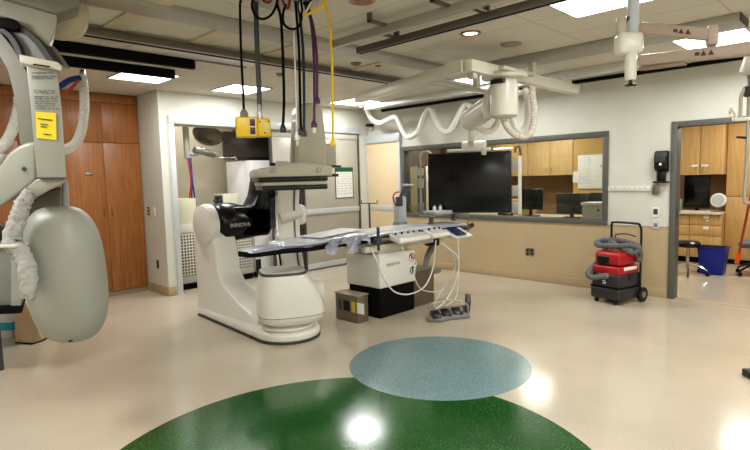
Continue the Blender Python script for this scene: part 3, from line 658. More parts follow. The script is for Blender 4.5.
# tan wall segment with whiteboard
struct('wall_partition', B((10.28, 3.45, 0), (10.40, 4.60, 2.619)), mat('tan_partition', (196, 158, 92), .6))
t_ = thing('whiteboard', 'whiteboard with blue notes on the tan wall behind the window', 'board', (10.27, 4.24, 1.6))
obj('board', B((10.262, 3.90, 1.29), (10.28, 4.50, 1.93), .004), PAPER, t_)
bm = NB(); box(bm, (10.258, 3.89, 1.28), (10.265, 4.51, 1.295)); box(bm, (10.258, 3.89, 1.925), (10.265, 4.51, 1.94)); obj('edge_frame', bm, ALU, t_)
bm = NB(); random.seed(5)
for k in range(12):
    z = 1.88-k*.045; y = 4.47
    while y > 4.25: L = random.uniform(.02, .07); box(bm, (10.259, y-L, z), (10.262, y, z+.007)); y -= L+.02
box(bm, (10.258, 4.03, 1.70), (10.262, 4.06, 1.73)); obj('writing', bm, mat('blue_ink', (110, 130, 170), .6), t_)
obj('paper_notice', B((10.262, 4.50, 1.40), (10.279, 4.60, 1.62)), PAPER, label='small paper notice left of the whiteboard', cat='paper', loc=(10.27, 4.55, 1.5))
# left part of window
struct('wall_partition_left', B((8.6, 6.95, 0), (8.7, 8.4, 2.619)), mat('brown_wall', (120, 92, 66), .6))
t_ = thing('storage_locker', 'tan locker with white edge left of the display behind the window', 'cabinet', (8.1, 6.9, .9))
obj('housing', B((7.95, 6.72, .902), (8.3, 7.2, 1.79), .005), PANEL, t_); obj('edge', B((7.93, 6.66, .902), (8.3, 6.72, 1.80), .004), CREAM, t_)
obj('column_panel', B((7.92, 6.48, .902), (7.98, 6.64, 1.80), .003), mat('dark_col', (70, 62, 54), .5), label='dark narrow panel behind the left handle of the display', cat='panel', loc=(7.95, 6.56, .902))
obj('paper_notice', B((7.905, 6.49, 1.62), (7.919, 6.62, 1.76)), PAPER, label='upper paper notice on the dark panel left of the display', cat='paper', loc=(7.91, 6.55, 1.69))
obj('paper_notice', B((7.905, 6.49, 1.38), (7.919, 6.62, 1.56)), mat('cream_paper', (214, 204, 180), .7), label='lower cream notice on the dark panel left of the display', cat='paper', loc=(7.91, 6.55, 1.47))
obj('fixture_reflection', B((10.1, 5.9, 2.15), (10.2, 6.3, 2.17)), LAMPW, label='thin glowing strip for a light fixture reflection behind the top right of the display', cat='light', loc=(10.15, 6.1, 2.16))  # glowing strip stands in for the reflection of a light fixture
obj('tan_shelf_box', B((8.3, 4.45, .902), (8.5, 4.9, 1.16), .01), LWOOD, label='tan box on the desk between the monitors behind the window', cat='box', loc=(8.4, 4.7, .902))
# ================================================================ floor-mounted C-arm
ca = thing('c_arm_gantry', 'white floor-mounted C-arm X-ray machine with black INNOVA arm beside the table', 'x-ray machine', (3.15, 5.0, 0))
def hull_poly(pts):
    pts = sorted(set(pts)); 
    def half(ps):
        h = []
        for p in ps:
            while len(h) > 1 and (h[-1][0]-h[-2][0])*(p[1]-h[-2][1])-(h[-1][1]-h[-2][1])*(p[0]-h[-2][0]) <= 0: h.pop()
            h.append(p)
        return h
    a = half(pts); b = half(pts[::-1]); return a[:-1]+b[:-1]
PC = (3.15, 4.42)
def foot(rad, z0, z1, bev):
    bm = NB(); pts = [(2.93, 5.95), (3.22, 5.95), (2.93, 5.2)]+[(round(PC[0]+rad*math.cos(a*PI/18), 4), round(PC[1]+rad*math.sin(a*PI/18), 4)) for a in range(36)]
    prism(bm, [(x, y, z0) for x, y in hull_poly(pts)], (0, 0, z1-z0), bev, seg=3); return bm
bmf = foot(.33, .015, .10, .03); obj('floor_base', bmf, WHITE, ca, angle=50)
obj('base_gasket', foot(.335, 0, .018, 0), DGREY, ca)
# ramp body rising to the column (profile in y-z, swept across x)
prof = [(5.95, .02), (5.95, 1.02), (5.90, 1.10), (5.54, 1.10), (5.48, 1.0), (5.42, .58), (5.34, .45), (5.02, .28), (4.78, .20), (4.68, .14), (4.66, .02)]
bm = NB(); n_ = len(prof); L_, R_ = [], []
for y, z in prof:
    f_ = min(1, max(0, (5.5-y)/.8)); wx = .30+.16*f_
    L_.append(bm.verts.new((2.94-.0*f_, y, z))); R_.append(bm.verts.new((2.92+wx, y, z)))
bm.faces.new(L_); bm.faces.new(R_[::-1])
for i in range(n_): bm.faces.new((L_[i], R_[i], R_[(i+1) % n_], L_[(i+1) % n_]))
bmesh.ops.recalc_face_normals(bm, faces=bm.faces[:])
bmesh.ops.bevel(bm, geom=bm.edges[:], offset=.025, segments=3, affect='EDGES', profile=.5)
obj('column', bm, WHITE, ca, angle=50)
bm = NB(); lathe(bm, [(.24, 0), (.27, .02), (.27, .04), (.2, .05)], (PC[0]+.0, PC[1], .095), n=48); obj('turntable', bm, WHITE, ca)
bm = NB(); box(bm, (3.05, 5.50, .80), (3.20, 5.57, .98), .02); obj('column_box', bm, CREAM, ca)
# pivot ring and black arm (axis along x)
AY, AZ = 5.66, 1.11
bm = NB(); lathe(bm, [(.16, -.02), (.22, 0), (.235, .05), (.235, .10), (.18, .12)], (2.90, AY, AZ), (1, 0, 0), 36); obj('pivot_ring', bm, WHITE, ca)
arm = NB(); lathe(arm, [(.14, 0), (.20, .02), (.235, .07), (.24, .12), (.238, .26), (.21, .36), (.19, .5)], (3.02, AY, AZ), (1, 0, 0), 40)
prism(arm, [(3.2, AY-.20, AZ+.19), (3.2, AY-.20, AZ-.20), (3.70, AY-.20, AZ-.17), (3.70, AY-.20, AZ+.17)], (0, .34, 0), .03)
prism(arm, [(3.36, AY-.20, AZ+.15), (3.49, AY-.20, AZ+.20), (3.56, AY-.20, AZ+.32), (3.63, AY-.20, AZ+.62), (3.82, AY-.20, AZ+.62), (3.76, AY-.20, AZ+.3), (3.73, AY-.20, AZ-.10), (3.66, AY-.20, AZ-.18), (3.3, AY-.20, AZ-.17)], (0, .28, 0), .02)
obj('pivot_arm', arm, mat('satin_black', (10, 10, 12), .28, spec=.4), ca, angle=50)
obj('arm_lettering', text_bm('INNOVA', .068, (3.12, AY-.245, AZ-.04), (1, 0, 0), (0, 0, 1), .0015), mat('silver_ink', (200, 200, 200), .4), ca, angle=20)
# C arc
ISO = Vector((3.21, 4.42, 1.12)); dC = Vector((.44, .898, 0)).normalized(); eC = Vector((dC.y, -dC.x, 0))
def arc_band(r0, r1, w0, w1, a0, a1, n=40, bev=0):
    bm = NB(); rings = []
    for k in range(n+1):
        a = math.radians(a0+(a1-a0)*k/n); ur = dC*math.cos(a)+Vector((0, 0, 1))*math.sin(a)
        rings.append([bm.verts.new(ISO+ur*r+eC*w_) for r, w_ in ((r0, w0), (r1, w0), (r1, w1), (r0, w1))])
    for a, b in zip(rings, rings[1:]):
        for k in range(4): bm.faces.new((a[k], a[(k+1) % 4], b[(k+1) % 4], b[k]))
    bm.faces.new(rings[0]); bm.faces.new(rings[-1][::-1]); bmesh.ops.recalc_face_normals(bm, faces=bm.faces[:])
    if bev: bmesh.ops.bevel(bm, geom=[e for e in bm.edges if abs(e.calc_face_angle(0)) > .8], offset=bev, segments=2, affect='EDGES')
    return bm
obj('c_arc', arc_band(.80, .93, -.01, .27, -72, 48), WHITE, ca)
obj('arc_track', arc_band(.792, .80, .20, .22, -72, 48), RAILD, ca)
obj('arc_black_edge', arc_band(.79, .935, -.07, -.01, -5, 46), GLOSSB, ca)
obj('arc_chrome_strip', arc_band(.787, .80, -.008, .015, -70, 48), CHROME, ca)
bm = NB(); c = ISO+dC*.95+eC*.22+Vector((0, 0, .06)); obox(bm, c, eC, dC, (0, 0, 1), .30, .28, .24, .06, seg=4); obj('arc_carriage', bm, WHITE, ca)
bm = NB(); sweep(bm, [ISO+dC*.8+eC*.04+Vector((0, 0, .03)), ISO+dC*.86+eC*.26+Vector((0, 0, .08)), ISO+dC*.95+eC*.34+Vector((0, 0, .08))], [.07, .08, .07], 14); obj('carriage_cover', bm, CREAM, ca)
# X-ray tube housing
T = Vector((3.15, 4.39, 0))
def stack(bm, secs, n=40, pw=3.2, mt=0):   # superellipse sections: (z, half_e, half_d, off_e, off_d)
    rings = []
    for z, he, hd, oe, od in secs:
        rg = []
        for k in range(n):
            a = 2*PI*k/n; ca_, sa = math.cos(a), math.sin(a)
            x = he*math.copysign(abs(ca_)**(2/pw), ca_)+oe; y = hd*math.copysign(abs(sa)**(2/pw), sa)+od
            rg.append(bm.verts.new(T+eC*x+dC*y+Vector((0, 0, z))))
        rings.append(rg)
    for a, b in zip(rings, rings[1:]):
        for k in range(n): bm.faces.new((a[k], a[(k+1) % n], b[(k+1) % n], b[k])).material_index = mt
    bm.faces.new(rings[0][::-1]); bm.faces.new(rings[-1])
bm = NB(); stack(bm, [(.13, .12, .12, .03, 0), (.15, .24, .20, .03, 0), (.20, .32, .27, .02, 0), (.25, .335, .28, .02, 0)]); obj('housing_pan', bm, WHITE, ca, angle=50)
bm = NB(); stack(bm, [(.25, .335, .28, .02, 0), (.258, .33, .275, .02, 0)]); obj('housing_seam', bm, GREY, ca)
bm = NB(); stack(bm, [(.258, .335, .28, .02, 0), (.38, .325, .28, .01, 0), (.50, .295, .27, -.01, 0), (.58, .265, .26, -.03, 0), (.635, .24, .25, -.045, 0), (.665, .23, .24, -.05, 0)]); obj('tube_housing', bm, WHITE, ca, angle=50)
bm = NB(); stack(bm, [(.665, .235, .245, -.05, 0), (.69, .23, .24, -.05, 0)]); obj('collimator_rim', bm, DGREY, ca)
bm = NB(); stack(bm, [(.69, .22, .23, -.05, 0), (.70, .21, .22, -.05, 0)]); obj('collimator_cover', bm, mat('pale_top', (196, 194, 184), .3), ca)
bm = NB(); c = T+eC*.33+dC*.16+Vector((0, 0, .40)); lathe(bm, [(.05, -.08), (.13, -.06), (.15, 0), (.13, .06), (.05, .08)], c, eC, 24); obj('side_knob_cover', bm, CREAM, ca)
# flat detector
TD = Vector((3.22, 4.40, 0))
def dbox(e0, e1, d0, d1, z0, z1, bev, bm=None):
    bm = bm or NB(); c = TD+eC*(e0+e1)/2+dC*(d0+d1)/2+Vector((0, 0, (z0+z1)/2)); obox(bm, c, eC, dC, (0, 0, 1), e1-e0, d1-d0, z1-z0, bev, seg=3); return bm
obj('detector_bumper', dbox(-.30, .33, -.30, .30, 1.50, 1.545, .012), BLACK, ca)
obj('detector_plate', dbox(-.31, .33, -.29, .30, 1.545, 1.585, .01), BEIGEG, ca)
obj('detector_band', dbox(-.34, .33, -.32, .32, 1.585, 1.625, .012), BLACK, ca)
bm = NB()
P_ = lambda e, d, z: TD+eC*e+dC*d+Vector((0, 0, z))
prism(bm, [P_(-.36, -.32, 1.625), P_(.38, -.32, 1.625), P_(.38, -.32, 1.73), P_(.05, -.32, 1.77), P_(-.33, -.32, 1.715), P_(-.36, -.32, 1.68)], dC*.64, .022, seg=3)
obj('detector_cover', bm, BEIGEG, ca, angle=45)
for e in (-.20, .24):
    bm = NB(); c = P_(e, -.322, 1.69); lathe(bm, [(.028, 0), (.026, .006)], c, -dC, 20); obj('screw_cap', bm, STEEL, ca)
bm = NB(); prism(bm, [P_(.07, -.06, 1.72), P_(.40, -.06, 1.66), P_(.40, -.06, 1.9), P_(.37, -.06, 2.30), P_(.32, -.06, 2.37), P_(.15, -.06, 2.37), P_(.10, -.06, 2.29)], dC*.36, .05, seg=4); obj('detector_lift_housing', bm, BEIGEG, ca, angle=50)
bm = NB(); prism(bm, [P_(.05, .02, 1.72), P_(.12, .02, 1.72), P_(.14, .02, 2.27), P_(.09, .02, 2.2)], dC*.2, .02); obj('lift_side_cover', bm, GREYG, ca)
obj('lift_base_trim', dbox(.30, .50, -.1, .25, 1.62, 1.65, .008), BLACK, ca)
obj('rear_box', dbox(.40, .55, .15, .35, 1.74, 1.97, .015), BEIGEG, ca)
obj('rear_box_trim', dbox(.40, .60, .15, .35, 1.72, 1.74, .005), BLACK, ca)
bm = NB(); prism(bm, [P_(.10, .30, 1.70), P_(.30, .30, 1.70), P_(.30, .30, 1.85), P_(.12, .30, 1.82)], dC*.45, .03); obj('detector_yoke', bm, WHITE, ca)

# ================================================================ patient table
pt = thing('patient_table', 'long patient table on a white and black pedestal under plastic drape', 'table', (4.5, 4.36, 0))
obj('pedestal_base', B((4.205, 4.11, 0), (4.80, 4.62, .345), .012), BLACKM, pt)
obj('pedestal_cover', B((4.19, 4.09, .345), (4.81, 4.65, .735), .022, 3), WHITE, pt, angle=50)
obj('neck', B((4.25, 4.16, .735), (4.76, 4.50, .86), .01), CREAM, pt)
obj('under_rail', B((4.02, 4.13, .77), (5.4, 4.20, .84), .008), CREAM, pt)
obj('under_frame', B((3.95, 4.16, .83), (5.5, 4.58, .885), .012), GREY, pt)
obj('pedestal_lettering', text_bm('INNOVA', .06, (4.30, 4.088, .585), (1, 0, 0), (0, 0, 1), .001), mat('grey_ink', (140, 142, 148), .4), pt, angle=20)
def sign(x, z, mt, r=.045):
    bm = NB(); box(bm, (x-.055, 4.083, z-.055), (x+.055, 4.088, z+.055), .002); s = obj('warning_sticker', bm, PAPER, pt)
    bm = NB(); pts = [(x+r*math.cos(2*PI*k/24), 4.081, z+r*math.sin(2*PI*k/24)) for k in range(25)]; sweep(bm, pts, .007, 6, smooth=0)
    cyl(bm, (x-r*.7, 4.081, z+r*.7), (x+r*.7, 4.081, z-r*.7), .006, n=6) if mt is RED else None
    obj('ring', bm, mt, s)
    bm = NB(); cyl(bm, (x, 4.08, z-.02), (x, 4.08, z+.012), .010, n=8); cyl(bm, (x, 4.08, z+.014), (x, 4.08, z+.03), .008, n=8); obj('pictogram', bm, BLACK, s)
sign(4.735, .65, RED); sign(4.745, .49, GREENS, .04)
# tabletop: narrow rounded head, wide body, rounded foot
YC_T, HW = 4.37, .235
outl = []
def top_outline(inset=0.):
    pts = []
    xs = [(2.62+inset, .06), (2.66+inset, .12), (2.74+inset*.5, .155), (2.98, .165), (3.06, .185), (3.14, .235), (3.3, .25), (5.4, .25), (5.9, .24), (6.02-inset, .19), (6.06-inset, .10)]
    pts += [(x, YC_T-(h-inset)) for x, h in xs]; pts += [(x, YC_T+(h-inset)) for x, h in xs[::-1]]; return pts
bm = NB(); prism(bm, [(x, y, .885) for x, y in top_outline()], (0, 0, .05), .012); obj('tabletop', bm, BLACKM, pt, angle=50)
def cushion(x0, x1, hw, z0, th, amp, nx, ny, seed):
    bm = NB(); rnd = random.Random(seed); ph = [(rnd.uniform(3, 16), rnd.uniform(4, 22), rnd.uniform(0, 6), rnd.uniform(.3, 1)) for _ in range(9)]
    def h(x, y): return sum(a*math.sin(kx*x+p_)*math.cos(ky*y+p_*1.7) for kx, ky, p_, a in ph)/4
    G = []
    for i in range(nx+1):
        row = []
        for j in range(ny+1):
            u = i/nx; v = j/ny*2-1; x = x0+(x1-x0)*u
            tb = 1 if x > 3.2 else (.64+.36*max(0, (x-3.02)/.18) if x > 3.02 else .64)
            e = (1-abs(v)**6)*min(1, min(u, 1-u)*nx/2.5)
            row.append(bm.verts.new((x, YC_T+v*hw*tb*(1+.03*h(x*2, v)), z0+th*max(0, e)**.5+amp*h(x, v)*(.35+.65*e))))
        G.append(row)
    for i in range(nx):
        for j in range(ny): bm.faces.new((G[i][j], G[i+1][j], G[i+1][j+1], G[i][j+1]))
    return bm
obj('mattress', cushion(2.64, 6.0, .245, .93, .035, .004, 110, 16, 3), MATTR, pt, angle=180)
dr = obj('plastic_drape', cushion(3.0, 5.2, .262, .955, .035, .011, 120, 22, 8), DRAPE, pt, angle=180)
# hanging crumpled drape flap near the pedestal, front side
bm = NB(); rnd = random.Random(4); G = []
for i in range(27):
    row = []
    for j in range(9):
        x = 3.42+.62*i/26; f_ = j/8; row.append(bm.verts.new((x+.02*math.sin(i*1.9+j), 4.095-.03*math.sin(i*.9+j*.6)-.015*f_, .985-f_*(.11+.05*math.sin(i*.5)))))
    G.append(row)
for i in range(26):
    for j in range(8): bm.faces.new((G[i][j], G[i+1][j], G[i+1][j+1], G[i][j+1]))
obj('drape_flap', bm, MATTR, pt, angle=180, recalc=False)
obj('folded_sheet', (lambda b: (obox(b, (3.75, 4.38, 1.012), (.98, .2, .02), (-.2, .98, 0), (0, 0, 1), .75, .3, .012, .005), b)[1])(NB()), mat('white_sheet', (222, 222, 220), .5, bump=.3), pt)
obj('side_rail', B((4.10, 4.06, .895), (5.9, 4.075, .925), .003), STEEL, pt)
obj('rear_rail', B((4.10, 4.665, .895), (5.9, 4.68, .925), .003), STEEL, pt)
def ctrl(x0, x1, label_parts=4, z=.93, y=4.06):
    bm = NB(); prism(bm, [(x0, y, z-.035), (x0, y-.16, z-.075), (x0, y-.18, z-.05), (x0, y-.16, z-.02), (x0, y, z+.03)], (x1-x0, 0, 0), .014, seg=3); c = obj('control_box', bm, WHITE, pt, angle=50)
    obj('keypad', (lambda b: (prism(b, [(x0+.03, y-.02, z+.024), (x0+.03, y-.14, z-.012), (x0+.03, y-.14, z-.004), (x0+.03, y-.02, z+.032)], (x1-x0-.06, 0, 0), .002), b)[1])(NB()), mat('pale_keys', (190, 190, 182), .4), c)
    for k in range(label_parts):
        x = x0+.06+(x1-x0-.12)*k/max(1, label_parts-1); bm = NB(); lathe(bm, [(.010, 0), (.013, .012), (.010, .028), (.001, .032)], (x, y-.05, z+.015), n=12); obj('joystick', bm, BLACK, c)
ctrl(4.32, 4.86, 5); ctrl(4.92, 5.24, 3)
bm = NB(); prism(bm, [(5.30, 4.06, .85), (5.30, 3.86, .80), (5.30, 3.84, .83), (5.30, 4.06, .93)], (.38, 0, 0), .014, seg=3); c = obj('touch_panel', bm, mat('panel_grey', (196, 196, 190), .35), pt)
bm = NB(); prism(bm, [(5.36, 4.03, .925), (5.36, 3.87, .855), (5.36, 3.87, .862), (5.36, 4.03, .932)], (.2, 0, 0)); obj('screen', bm, mat('navy_screen', (46, 54, 84), .15), c)
bm = NB(); cyl(bm, (4.12, 4.03, .80), (4.12, 4.03, 1.06), .018, n=12); box(bm, (4.08, 4.01, .87), (4.16, 4.08, .93), .006); obj('rail_post', bm, DGREY, pt)
bm = NB(); cyl(bm, (5.82, 4.03, .76), (5.82, 4.03, 1.10), .010, n=10); box(bm, (5.78, 4.01, .88), (5.86, 4.08, .94), .006); obj('clear_post', bm, STEEL, pt)
bm = NB(); cyl(bm, (5.90, 4.07, .91), (5.95, 4.03, .94), .028, n=14); obj('rail_knob', bm, BLACK, pt)
# bracket arm hanging under the foot end
bm = NB(); sweep(bm, [W(436, 240, 'y', 4.3), W(428, 255, 'y', 4.3), W(424, 268, 'y', 4.3), W(414, 273, 'y', 4.35)], [.05, .04, .035, .05], 12); obj('support_arm', bm, GREY, pt)
bm = NB(); c = W(432, 241, 'y', 4.2); obox(bm, c, (1, 0, 0), (0, 1, 0), (0, 0, 1), .16, .14, .12, .02); obj('swivel_block', bm, BLACK, pt)
bm = NB(); c = W(424, 272, 'y', 4.4); obox(bm, c, (1, 0, 0), (0, 1, 0), (0, 0, 1), .5, .2, .07, .02); obj('arm_foot', bm, GREY, pt)
# cables drooping from table
def cable(label, pts, r, mt, name='cable', grp=None, n=8):
    bm = NB(); sweep(bm, pts, r, n, smooth=4); return obj(name, bm, mt, label=label, cat='cable', group=grp, loc=pts[0])
cw = mat('white_cable', (226, 226, 218), .4)
Y = 4.0
PP = lambda l, y=Y: [W(u, v, 'y', y) for u, v in l]
cable('white cable looping low in front of the pedestal signs', PP([(371, 248), (378, 264), (385, 280), (395, 292), (410, 294), (425, 286), (433, 268), (435, 250), (436, 240)], 3.98), .009, cw, 'drooping_cable')
cable('thin white cable from the control box sagging to the pedal', PP([(402, 246), (406, 258), (416, 262), (414, 274), (420, 288), (432, 292), (444, 290)], 3.95), .006, cw, 'drooping_cable')
cable('white cable hanging from the touch panel straight down', PP([(458, 240), (459, 262), (458, 288), (455, 299), (446, 306)], 3.7), .006, cw, 'drooping_cable')
cable('grey tube hanging from the swivel block down to the foot pedal', PP([(440, 243), (452, 254), (455, 268), (446, 284), (437, 298), (434, 307)], 3.8), .012, mat('pale_tube', (190, 188, 180), .4), 'drooping_cable')
cable('pale tube looped beside the grey tube under the table foot', PP([(442, 243), (458, 258), (456, 280), (446, 300), (436, 309)], 3.75), .008, cw, 'drooping_cable')
# metal boxes
def mbox(label, lo, hi, tags=True):
    t_ = thing('metal_box', label, 'box', ((lo[0]+hi[0])/2, (lo[1]+hi[1])/2, 0)); MB_ = mat('brownish_steel', (128, 116, 102), .35, .6)
    obj('body', B(lo, hi, .006), MB_, t_)
    obj('lid', B((lo[0]-.008, lo[1]-.008, hi[2]), (hi[0]+.008, hi[1]+.008, hi[2]+.015), .004), mat('pale_steel', (168, 160, 148), .3, .6), t_)
    if tags:
        for a, b, m_ in ((.05, .10, INK), (.14, .24, BLACK), (.27, .33, mat('tag_yellow', (214, 182, 60), .5)), (.36, .47, PAPER)):
            obj('tag', B((lo[0]-.004, hi[1]-b, .12), (lo[0], hi[1]-a, .24)), m_, t_)
    return t_
k1 = W(358, 324, 'z', 0); k2 = W(367.3, 320.5, 'z', 0); k3 = W(337.5, 318, 'z', 0)
mbox('steel box with coloured tags on the floor left of the pedestal', (k1.x, k1.y, 0), (k2.x, k3.y, .30))
mbox('plain brown steel box on the floor behind the pedestal', (4.86, 4.16, 0), (5.25, 4.60, .44), False)
# foot pedal
fp = thing('foot_pedal', 'grey curved foot switch with black pedals on the floor under the table foot', 'foot pedal', (4.68, 3.52, 0))
bm = NB(); A = [W(u, v, 'z', 0) for u, v in ((428, 322), (440, 323), (452, 320), (470, 318.5), (470, 309), (455, 309.5), (440, 312), (430, 315))]
prism(bm, A, (0, 0, .05), .012); obj('base', bm, GREY, fp, angle=50)
bm = NB(); q = [W(u, v, 'z', 0)+Vector((0, 0, .05)) for u, v in ((466, 317), (470, 316), (471, 308), (465, 307))]; prism(bm, q, (0, 0, .12), .012); obj('side_shield', bm, DGREY, fp)
for u, v in ((436, 315.5), (446, 313.5), (457, 312)):
    c = W(u, v, 'z', .06); bm = NB(); obox(bm, c+Vector((0, 0, .012)), (.75, -.6, 0), (.6, .75, .25), (0, -.25, 1), .10, .16, .02, .008); obj('pedal', bm, BLACK, fp)
bm = NB(); sweep(bm, [W(429, 318, 'z', .04), W(430, 305, 'z', .2), W(448, 300, 'z', .25), W(466, 303, 'z', .2), W(468, 312, 'z', .06)], .008, 8); obj('carry_handle', bm, CHROME, fp)
# IV pole behind the table, injector, tray
iv = thing('iv_pole', 'thin T-shaped drip pole standing behind the table by the tan door', 'pole', (5.7, 5.75, 0))
IVX = W(370, 230, 'y', 5.75).x
bm = NB(); cyl(bm, (IVX, 5.75, .1), (IVX, 5.75, 1.22), .013, n=10); obj('pole', bm, DGREY, iv)
bm = NB(); dd = Rv.copy(); dd.z = 0; dd.normalize(); c = Vector((IVX, 5.75, 1.21)); sweep(bm, [c-dd*.12+Vector((0, 0, .05)), c-dd*.12, c-dd*.1, c+dd*.1, c+dd*.12, c+dd*.12+Vector((0, 0, .05))], .007, 8); obj('hook_bar', bm, DGREY, iv)
for k in range(5):
    a = 2*PI*k/5; bm = NB(); sweep(bm, [(IVX, 5.75, .12), (IVX+.25*math.cos(a), 5.75+.25*math.sin(a), .06)], .014, 8, smooth=0); lathe(bm, [(.025, -.01), (.025, .01)], (IVX+.25*math.cos(a), 5.75+.25*math.sin(a), .027), (-math.sin(a), math.cos(a), 0), 12); obj('leg', bm, STEEL, iv)
YJ = 4.72
inj = thing('contrast_injector', 'pale grey twin-syringe injector head standing at the far side of the table', 'medical device', tuple(W(403, 221, 'y', YJ)))
def jbox(u0, v0, u1, v1, th, mt, nm, bev=.015, par=inj, y=YJ):
    a = W(u0, v0, 'y', y); b = W(u1, v1, 'y', y); return obj(nm, B((a.x, y, min(a.z, b.z)), (b.x, y+th, max(a.z, b.z)), bev), mt, par)
IG = mat('injector_grey', (176, 180, 180), .35)
jbox(398.5, 197, 407, 222, .10, IG, 'body'); jbox(397, 197, 403, 206, .02, DGREY, 'display', .004, y=YJ-.01)
for u in (400, 405):
    bm = NB(); cyl(bm, W(u, 198, 'y', YJ+.05), W(u+5, 186, 'y', YJ+.05), .022, n=12); obj('syringe_holder', bm, DGREY, inj)
    bm = NB(); c = W(u+5.5, 185, 'y', YJ+.05); obox(bm, c, (1, 0, 0), (0, 1, 0), (0, 0, 1), .09, .05, .03, .008); obj('clamp', bm, IG, inj)
jbox(399, 222, 408, 232, .12, GREY, 'mounting_base')
cable('short red cable curling from the side of the injector', [W(u, v, 'y', YJ+.02) for u, v in ((399, 192), (395, 193), (393, 198), (395, 204), (398, 206))], .009, RED, 'red_cable')
# tray of supplies behind table foot at window sill height
TY = 4.46; TX0 = W(428, 211, 'y', TY).x; TZ = W(440, 214, 'y', TY).z
tt = thing('instrument_tray', 'white plastic instrument tray with folded foot over the far end of the table', 'tray', (TX0+.3, TY, 1.0))
bm = NB(); frust(bm, (TX0+.32, TY), .27, .11, .31, .13, TZ, TZ+.05); bmesh.ops.bevel(bm, geom=bm.edges[:], offset=.012, segments=2, affect='EDGES'); obj('tray', bm, mat('tray_white', (214, 216, 214), .35), tt)
bm = NB(); box(bm, (TX0-.05, TY-.10, TZ-.02), (TX0+.9, TY+.12, TZ-.002), .006); obj('shelf_plate', bm, GREY, tt)
for x in (TX0+.05, TX0+.55): obj('leg', B((x, TY-.03, .965), (x+.03, TY+.03, TZ-.01), .004), GREY, tt)
for k, (dx, lb) in enumerate(((.14, 'first small white bottle on the tray, leftmost of three'), (.27, 'middle small white bottle on the tray'), (.40, 'third small white bottle on the tray, nearest the display centre'))):
    t_ = thing('small_bottle', lb, 'bottle', (TX0+dx, TY, TZ+.051), 'small bottles on the instrument tray')
    bm = NB(); lathe(bm, [(.022, 0), (.024, .01), (.024, .05), (.012, .06)], (TX0+dx, TY, TZ+.051), n=14); obj('body', bm, WHITE, t_)
    bm = NB(); lathe(bm, [(.013, 0), (.013, .02)], (TX0+dx, TY, TZ+.111), n=12); obj('cap', bm, GREY, t_)

# ================================================================ display and its ceiling boom
MX = 5.62
mon = thing('large_display', 'large black ceiling-hung display in front of the window', 'display', (6.0, 4.2, 1.5))
q0 = D(427.5, 153.5, 7.32); q1 = D(511, 151.5, 6.9); q2 = D(427.5, 209, 6.62); q3 = D(512.5, 213.5, 6.22)
q0 = Vector((q0.x, q0.y, 0)); q1 = Vector((q1.x, q1.y, 0)); wv_ = (q1-q0); WM = wv_.length; wv_.normalize(); nv = Vector((wv_.y, -wv_.x, 0))
if nv.dot(-q0) < 0: nv = -nv
ZT, ZB = 1.907, 1.093
cM = (q0+q1)/2; cM.z = (ZT+ZB)/2
def mb(w0, w1, n0, n1, z0, z1, bev=.004):
    bm = NB(); c = Vector((cM.x, cM.y, 0))+wv_*(w0+w1)/2+nv*(n0+n1)/2+Vector((0, 0, (z0+z1)/2)); obox(bm, c, wv_, nv, (0, 0, 1), w1-w0, n1-n0, z1-z0, bev); return bm
h = WM/2
obj('bezel', mb(-h, h, -.07, 0, ZB, ZT, .01), BLACK, mon); obj('screen', mb(-h+.02, h-.02, 0, .004, ZB+.03, ZT-.02, .001), mat('black_screen', (5, 5, 7), .22), mon)
obj('rear_cover', mb(-h+.15, h-.15, -.14, -.07, ZB+.1, ZT-.08, .02), DGREY, mon)
MP = lambda w_, n_, z: Vector((cM.x, cM.y, 0))+wv_*w_+nv*n_+Vector((0, 0, z))
bm = NB(); sweep(bm, [MP(-h+.05, -.04, ZT-.02), MP(-h+.02, -.02, ZT+.02), MP(-h-.05, 0, ZT+.03), MP(-h-.10, 0, ZT-.03), MP(-h-.105, 0, 1.6), MP(-h-.105, 0, ZB+.02)], .016, 10); obj('handle_tube', bm, mat('handle_grey', (160, 156, 148), .3, .5), mon)
bm = NB(); sweep(bm, [MP(h+.05, 0, ZT-.03), MP(h+.06, 0, ZT+.04), MP(h+.10, 0, ZT+.05), MP(h+.12, 0, ZT-.02), MP(h+.12, 0, ZT-.1)], .014, 10); obj('handle_hook', bm, mat('bronze', (120, 96, 80), .3, .4), mon)
obj('side_bar', mb(h+.09, h+.135, -.02, .02, ZB-.02, ZT-.07, .01), WHITE, mon)
for z0, z1 in ((ZT-.26, ZT-.12), (ZB+.22, ZB+.36), (ZB, ZB+.14)): obj('accessory_bracket', mb(h+.01, h+.09, -.01, .02, z0, z1, .004), RAILG, mon)
obj('bottom_left_bracket', mb(-h-.13, -h-.07, -.03, .03, ZB, ZB+.14, .006), GREY, mon)
obj('mount_plate', mb(-.30, .30, -.12, -.03, ZT, ZT+.05, .01), RAILL, mon)
obj('mount_column', mb(-.06, .06, -.12, -.04, ZT+.0, ZT+.10, .01), CREAM, mon)
